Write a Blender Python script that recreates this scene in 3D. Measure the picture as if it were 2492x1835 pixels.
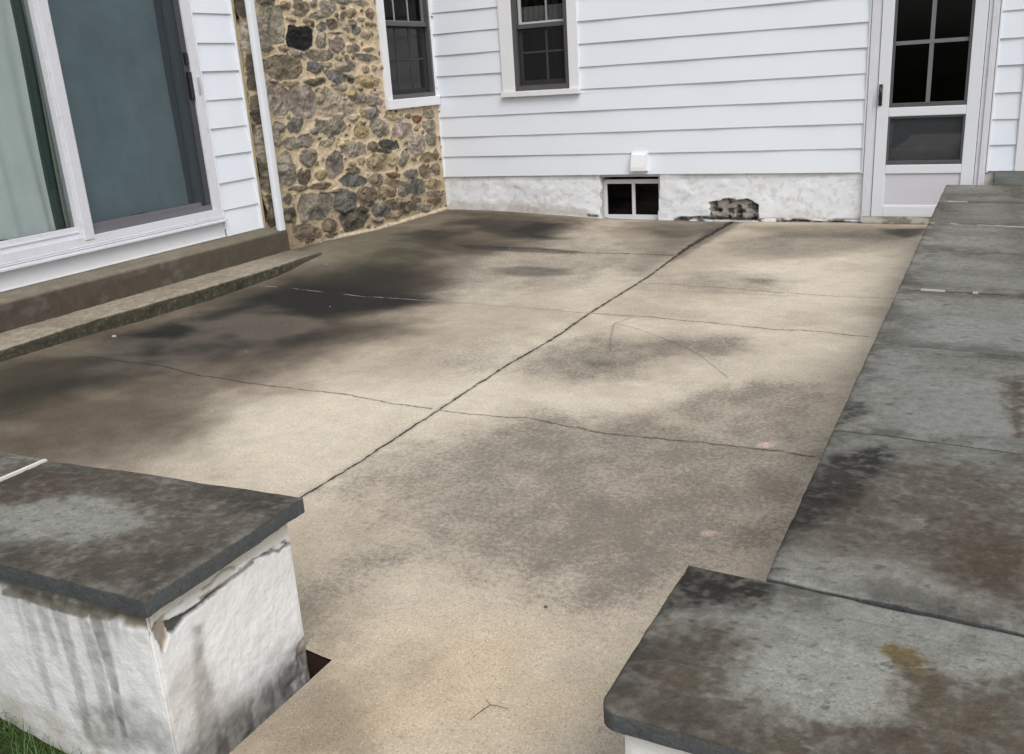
import bpy, bmesh, math, random
import numpy as np
from mathutils import Vector, Matrix
R_ = math.radians
random.seed(7)
S = bpy.context.scene
for o in list(bpy.data.objects): bpy.data.objects.remove(o)

# ------------------------------------------------------------------ camera, sky, sun, exposure
cd = bpy.data.cameras.new('camera'); cam = bpy.data.objects.new('camera', cd); S.collection.objects.link(cam)
cd.sensor_width = 36.0; cd.sensor_fit = 'HORIZONTAL'; cd.lens = 36.0*2253.2/2492.0
cd.clip_start = .05; cd.clip_end = 500
yaw, pit, rol = -.4905, .3143, -.0652
fwd = Vector((math.sin(yaw)*math.cos(pit), math.cos(yaw)*math.cos(pit), -math.sin(pit)))
rgt = fwd.cross(Vector((0,0,1))).normalized(); up = rgt.cross(fwd)
c_, s_ = math.cos(rol), math.sin(rol)
rr = rgt*c_+up*s_; uu = up*c_-rgt*s_
M4 = Matrix(((rr.x,uu.x,-fwd.x,4.3812),(rr.y,uu.y,-fwd.y,-8.6064),(rr.z,uu.z,-fwd.z,.9777),(0,0,0,1)))
cam.matrix_world = M4; S.camera = cam

W = bpy.data.worlds.new('World'); S.world = W; W.use_nodes = True
wn = W.node_tree; wn.nodes.clear()
sky = wn.nodes.new('ShaderNodeTexSky'); sky.sky_type = 'NISHITA'; sky.sun_disc = False
SUN_EL, SUN_AZ = R_(52), R_(134)
sky.sun_elevation = SUN_EL; sky.sun_rotation = SUN_AZ
sky.air_density = 1.0; sky.dust_density = 4.0; sky.ozone_density = 1.0
hs = wn.nodes.new('ShaderNodeHueSaturation'); hs.inputs['Saturation'].default_value = .42
bgn = wn.nodes.new('ShaderNodeBackground'); bgn.inputs['Strength'].default_value = .12
wo = wn.nodes.new('ShaderNodeOutputWorld')
wn.links.new(sky.outputs[0], hs.inputs['Color']); wn.links.new(hs.outputs[0], bgn.inputs['Color']); wn.links.new(bgn.outputs[0], wo.inputs[0])
sl = bpy.data.lights.new('sun', 'SUN'); sl.energy = .8; sl.angle = R_(38); sl.color = (1,.985,.965)
so = bpy.data.objects.new('sun', sl); S.collection.objects.link(so)
sd_ = Vector((math.sin(SUN_AZ)*math.cos(SUN_EL), math.cos(SUN_AZ)*math.cos(SUN_EL), math.sin(SUN_EL)))
so.rotation_euler = sd_.to_track_quat('Z','Y').to_euler()
S.view_settings.view_transform = 'Standard'; S.view_settings.look = 'None'; S.view_settings.gamma = 1
S.view_settings.exposure = .48
S.render.engine = 'CYCLES'

# ------------------------------------------------------------------ noise and stain tools (numpy)
def _h(ix, iy, sd):
    n = (ix.astype(np.int64)*374761393 + iy.astype(np.int64)*668265263 + sd*1442695041) & 0xffffffff
    n = ((n ^ (n >> 13))*1274126177) & 0xffffffff
    n = ((n ^ (n >> 16))*2246822519) & 0xffffffff
    return ((n ^ (n >> 15)) & 0xffffff)/float(0xffffff)
def vn(x, y, sd=0):
    x = np.asarray(x, float); y = np.asarray(y, float)
    ix = np.floor(x); iy = np.floor(y); fx = x-ix; fy = y-iy
    fx = fx*fx*(3-2*fx); fy = fy*fy*(3-2*fy)
    a = _h(ix,iy,sd); b = _h(ix+1,iy,sd); c = _h(ix,iy+1,sd); d = _h(ix+1,iy+1,sd)
    return (a*(1-fx)+b*fx)*(1-fy)+(c*(1-fx)+d*fx)*fy
def fbm(x, y, oc=4, sd=0, g=.5):
    s = 0; a = 1; t = 0
    for i in range(oc):
        s = s+a*vn(x*2**i+i*17.3, y*2**i-i*9.1, sd+i); t += a; a *= g
    return s/t
def sst(a, b, x):
    t = np.clip((x-a)/(b-a), 0, 1); return t*t*(3-2*t)
def polysd(P, x, y):
    d = np.full(x.shape, 1e9); ins = np.zeros(x.shape, bool); n = len(P)
    for i in range(n):
        ax, ay = P[i]; bx, by = P[(i+1) % n]
        ex, ey = bx-ax, by-ay; L = ex*ex+ey*ey+1e-12
        t = np.clip(((x-ax)*ex+(y-ay)*ey)/L, 0, 1)
        d = np.minimum(d, (x-ax-t*ex)**2+(y-ay-t*ey)**2)
        if ay != by:
            ins ^= ((ay > y) != (by > y)) & (x < ex*(y-ay)/(by-ay)+ax)
    d = np.sqrt(d); return np.where(ins, -d, d)
def stain_alpha(st, x, y, wf=3.0, sd=0):
    surf, ty, s, fe, P = st
    P = np.array(P); m = fe*2+.05
    out = np.zeros(x.shape)
    k = (x > P[:,0].min()-m) & (x < P[:,0].max()+m) & (y > P[:,1].min()-m) & (y < P[:,1].max()+m)
    if not k.any(): return out
    xx = x[k]; yy = y[k]; f = wf/max(fe, .01)*.25
    wk = .45 if ty == 'dark' else 1.0
    wx = wk*(fbm(xx*f*1.6, yy*f*1.6, 4, sd+3)-.5)*fe*1.5; wy = wk*(fbm(xx*f*1.6, yy*f*1.6, 4, sd+11)-.5)*fe*1.5
    d = polysd([tuple(p) for p in P], xx+wx, yy+wy)
    d = d+wk*(fbm(xx*f*5, yy*f*5, 4, sd+29, .65)-.5)*fe*1.1
    out[k] = s*(sst(fe*1.05, -fe*.75, d) if fe > .05 else sst(fe*.75, -fe*.55, d))
    return out
STONES=[(-2.473,1.48,0.18,0.003,-0.034,-0.162,'g'),(-2.463,1.651,0.107,0.004,-0.008,-0.039,'k'),(-2.244,1.63,0.065,0.002,-0.007,-0.034,'b'),(-2.811,1.501,0.058,0.004,-0.016,-0.144,'k'),(-2.808,1.215,0.063,0.002,-0.015,-0.136,'g'),(-2.817,0.923,0.068,-0.0,-0.016,-0.142,'k'),(-2.537,1.304,0.076,-0.009,-0.017,-0.034,'g'),(-2.332,1.297,0.069,-0.0,-0.005,-0.026,'b'),(-2.371,1.154,0.252,-0.028,-0.042,-0.096,'b'),(-2.162,1.255,0.087,-0.031,-0.03,-0.028,'p'),(-2.113,1.381,0.164,0.001,-0.019,-0.092,'d'),(-2.055,1.636,0.1,-0.026,-0.041,-0.043,'b'),(-1.88,1.659,0.05,0.002,-0.007,-0.035,'g'),(-2.083,1.572,0.081,-0.002,-0.008,-0.022,'g'),(-2.193,1.518,0.065,-0.002,-0.005,-0.014,'t'),(-2.009,1.522,0.034,0.001,-0.005,-0.022,'b'),(-1.929,1.491,0.028,0.005,0.009,-0.035,'k'),(-1.824,1.564,0.129,0.003,-0.007,-0.033,'g'),(-1.677,1.636,0.111,0.003,-0.011,-0.057,'p'),(-1.819,1.466,0.067,0.001,-0.008,-0.041,'s'),(-1.657,1.498,0.085,-0.012,-0.03,-0.046,'b'),(-1.836,1.355,0.08,0.0,-0.009,-0.047,'g'),(-1.621,1.334,0.113,-0.0,-0.013,-0.067,'p'),(-1.868,1.247,0.19,-0.01,-0.015,-0.048,'g'),(-1.965,1.142,0.099,-0.036,-0.049,-0.044,'s'),(-1.797,1.165,0.093,-0.007,-0.008,-0.023,'l'),(-1.695,1.065,0.158,-0.044,-0.035,-0.038,'s'),(-1.983,1.028,0.148,-0.0,-0.003,-0.029,'k'),(-2.306,1.021,0.109,-0.004,-0.005,-0.022,'t'),(-2.495,0.913,0.151,0.016,0.023,-0.129,'p'),(-2.184,0.87,0.188,0.01,0.01,-0.123,'p'),(-1.895,0.957,0.099,0.001,-0.001,-0.023,'l'),(-1.936,0.885,0.041,-0.002,-0.007,-0.037,'g'),(-2.502,1.051,0.054,-0.002,-0.004,-0.017,'g'),(-1.487,1.682,0.158,-0.002,-0.008,-0.023,'s'),(-1.198,1.685,0.109,-0.002,-0.009,-0.027,'g'),(-1.475,1.633,0.039,0.001,-0.003,-0.014,'b'),(-1.487,1.572,0.039,0.001,-0.006,-0.032,'b'),(-1.367,1.593,0.074,0.002,-0.008,-0.041,'b'),(-1.082,1.597,0.062,0.002,-0.008,-0.044,'b'),(-1.2,1.613,0.025,0.001,-0.003,-0.018,'b'),(-1.356,1.509,0.053,-0.01,-0.023,-0.027,'b'),(-1.221,1.537,0.055,0.001,-0.003,-0.018,'g'),(-1.145,1.508,0.028,0.0,-0.004,-0.019,'b'),(-1.075,1.504,0.036,0.001,-0.005,-0.025,'b'),(-1.482,1.483,0.089,-0.049,-0.041,-0.023,'l'),(-1.311,1.45,0.071,-0.006,-0.018,-0.035,'s'),(-1.613,1.42,0.099,0.001,-0.002,-0.011,'b'),(-1.153,1.404,0.094,0.014,0.009,-0.031,'l'),(-1.412,1.39,0.061,-0.013,-0.015,-0.018,'l'),(-1.385,1.302,0.1,-0.0,-0.009,-0.046,'g'),(-1.159,1.281,0.089,0.004,-0.001,-0.019,'b'),(-1.207,1.214,0.181,-0.013,-0.012,-0.031,'g'),(-1.401,1.219,0.027,-0.005,-0.017,-0.026,'b'),(-1.612,1.21,0.045,-0.001,-0.004,-0.022,'t'),(-1.501,1.221,0.033,-0.0,-0.005,-0.025,'g'),(-1.532,1.143,0.159,0.005,-0.002,-0.047,'g'),(-1.237,1.114,0.049,-0.001,-0.006,-0.031,'t'),(-1.094,1.12,0.041,-0.001,-0.005,-0.026,'l'),(-1.216,1.008,0.183,-0.013,-0.018,-0.057,'o'),(-1.472,1.023,0.058,-0.002,-0.006,-0.029,'k'),(-1.53,1.07,0.068,-0.005,-0.007,-0.02,'g'),(-1.647,0.976,0.113,-0.01,-0.01,-0.029,'l'),(-1.476,0.914,0.063,-0.013,-0.035,-0.051,'o'),(-1.35,0.948,0.041,-0.002,-0.004,-0.023,'b'),(-1.099,0.901,0.095,-0.004,-0.003,-0.019,'l'),(-1.366,0.864,0.084,-0.013,-0.024,-0.047,'g'),(-1.172,0.834,0.153,-0.02,-0.02,-0.045,'p'),(-1.894,0.957,0.074,0.009,0.006,-0.023,'l'),(-1.711,0.817,0.249,-0.04,-0.051,-0.1,'l'),(-1.193,0.718,0.13,-0.008,-0.011,-0.057,'s'),(-1.502,0.695,0.097,-0.002,-0.001,-0.022,'l'),(-1.357,0.732,0.034,0.005,0.017,-0.038,'t'),(-2.796,0.643,0.065,-0.002,-0.013,-0.12,'k'),(-2.771,0.349,0.092,-0.006,-0.013,-0.125,'k'),(-2.778,0.07,0.08,-0.008,-0.014,-0.128,'b'),(-2.52,0.685,0.073,-0.005,-0.01,-0.049,'g'),(-2.32,0.7,0.114,0.011,0.011,-0.053,'s'),(-2.565,0.6,0.054,-0.005,-0.011,-0.052,'g'),(-2.302,0.553,0.22,0.01,0.007,-0.057,'g'),(-2.069,0.626,0.061,0.002,0.002,-0.026,'s'),(-1.827,0.642,0.202,-0.024,-0.021,-0.067,'g'),(-1.393,0.577,0.114,-0.009,-0.013,-0.069,'o'),(-1.914,0.525,0.115,0.021,0.016,-0.029,'l'),(-1.705,0.488,0.096,0.012,0.01,-0.025,'t'),(-1.55,0.421,0.19,-0.01,-0.004,-0.063,'p'),(-2.192,0.419,0.1,-0.034,-0.055,-0.066,'g'),(-2.507,0.349,0.107,0.002,0.016,-0.139,'g'),(-2.278,0.267,0.093,-0.011,-0.012,-0.056,'b'),(-1.858,0.321,0.117,-0.028,-0.06,-0.104,'p'),(-2.051,0.259,0.088,0.014,0.017,-0.034,'o'),(-1.596,0.302,0.054,-0.006,-0.005,-0.024,'t'),(-1.456,0.311,0.06,-0.006,-0.006,-0.029,'t'),(-1.586,0.234,0.111,-0.013,-0.006,-0.033,'b'),(-1.602,0.152,0.2,-0.025,-0.01,-0.051,'s'),(-2.08,0.166,0.164,-0.007,0.001,-0.029,'b'),(-2.369,0.184,0.132,-0.005,0.0,-0.022,'b'),(-2.184,0.01,0.247,-0.003,0.016,-0.12,'g'),(-2.528,0.113,0.056,-0.008,-0.008,-0.04,'s'),(-2.528,-0.024,0.07,-0.011,-0.015,-0.071,'k'),(-1.761,-0.022,0.162,-0.038,-0.049,-0.109,'s'),(-1.472,-0.022,0.108,-0.015,-0.014,-0.074,'b'),(-1.881,0.094,0.091,-0.002,0.002,-0.018,'b'),(-2.347,-0.193,0.188,-0.05,-0.033,-0.074,'b'),(-2.025,-0.195,0.105,-0.017,-0.011,-0.057,'b'),(-1.668,-0.192,0.218,-0.035,-0.018,-0.093,'k'),(-1.999,-0.28,0.096,-0.011,-0.001,-0.022,'k'),(-1.109,0.582,0.156,-0.031,-0.039,-0.067,'g'),(-0.721,0.528,0.163,-0.013,-0.014,-0.079,'p'),(-0.439,0.623,0.092,-0.006,-0.007,-0.04,'r'),(-0.734,0.643,0.059,-0.004,-0.003,-0.018,'l'),(-0.592,0.651,0.057,-0.004,-0.004,-0.021,'g'),(-0.898,0.671,0.112,-0.007,-0.006,-0.032,'t'),(-0.22,0.657,0.104,-0.006,-0.008,-0.048,'g'),(-0.219,0.534,0.116,-0.009,-0.011,-0.065,'g'),(-0.477,0.528,0.039,-0.003,-0.004,-0.022,'b'),(-0.496,0.376,0.161,-0.003,0.009,-0.103,'p'),(-0.205,0.402,0.103,-0.004,0.0,-0.075,'g'),(-0.97,0.415,0.158,-0.02,-0.015,-0.049,'D'),(-1.075,0.362,0.13,-0.019,-0.007,-0.022,'k'),(-1.242,0.422,0.067,-0.021,-0.036,-0.04,'b'),(-1.217,0.262,0.148,-0.031,-0.041,-0.079,'t'),(-0.959,0.262,0.124,-0.019,-0.019,-0.056,'o'),(-0.749,0.262,0.077,-0.02,-0.05,-0.07,'g'),(-0.562,0.235,0.055,-0.006,-0.006,-0.036,'t'),(-0.308,0.224,0.137,-0.001,0.008,-0.05,'t'),(-0.143,0.245,0.038,-0.004,-0.009,-0.054,'b'),(-0.389,0.094,0.123,-0.014,-0.012,-0.068,'b'),(-0.169,0.088,0.091,0.002,0.018,-0.054,'b'),(-0.958,0.127,0.118,-0.017,-0.007,-0.025,'r'),(-0.641,0.104,0.124,-0.02,-0.014,-0.04,'s'),(-1.251,0.113,0.117,-0.003,0.006,-0.053,'b'),(-0.946,0.046,0.148,-0.034,-0.02,-0.039,'b'),(-0.609,-0.033,0.197,-0.025,-0.014,-0.082,'s'),(-0.844,-0.047,0.066,-0.009,-0.008,-0.043,'g'),(-0.238,-0.058,0.166,-0.021,-0.01,-0.057,'t'),(-1.422,-0.018,0.157,-0.022,-0.016,-0.083,'b'),(-1.17,-0.021,0.094,-0.013,-0.013,-0.069,'t'),(-1.014,-0.039,0.077,0.005,0.019,-0.043,'b'),(-0.83,-0.196,0.274,-0.054,-0.016,-0.046,'b'),(-0.977,-0.123,0.156,-0.007,0.003,-0.022,'t'),(-0.59,-0.163,0.097,-0.023,-0.017,-0.032,'b'),(-0.226,-0.16,0.167,-0.023,-0.006,-0.033,'b'),(-0.237,-0.229,0.157,-0.015,0.0,-0.034,'b'),(-0.465,-0.269,0.129,-0.019,-0.006,-0.036,'g'),(-1.23,-0.173,0.144,-0.037,-0.036,-0.068,'s'),(-1.294,-0.248,0.098,-0.016,-0.006,-0.032,'p'),(-0.975,-0.255,0.264,-0.017,0.003,-0.031,'b'),(-1.513,-0.123,0.067,-0.017,-0.017,-0.033,'k')]
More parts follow.
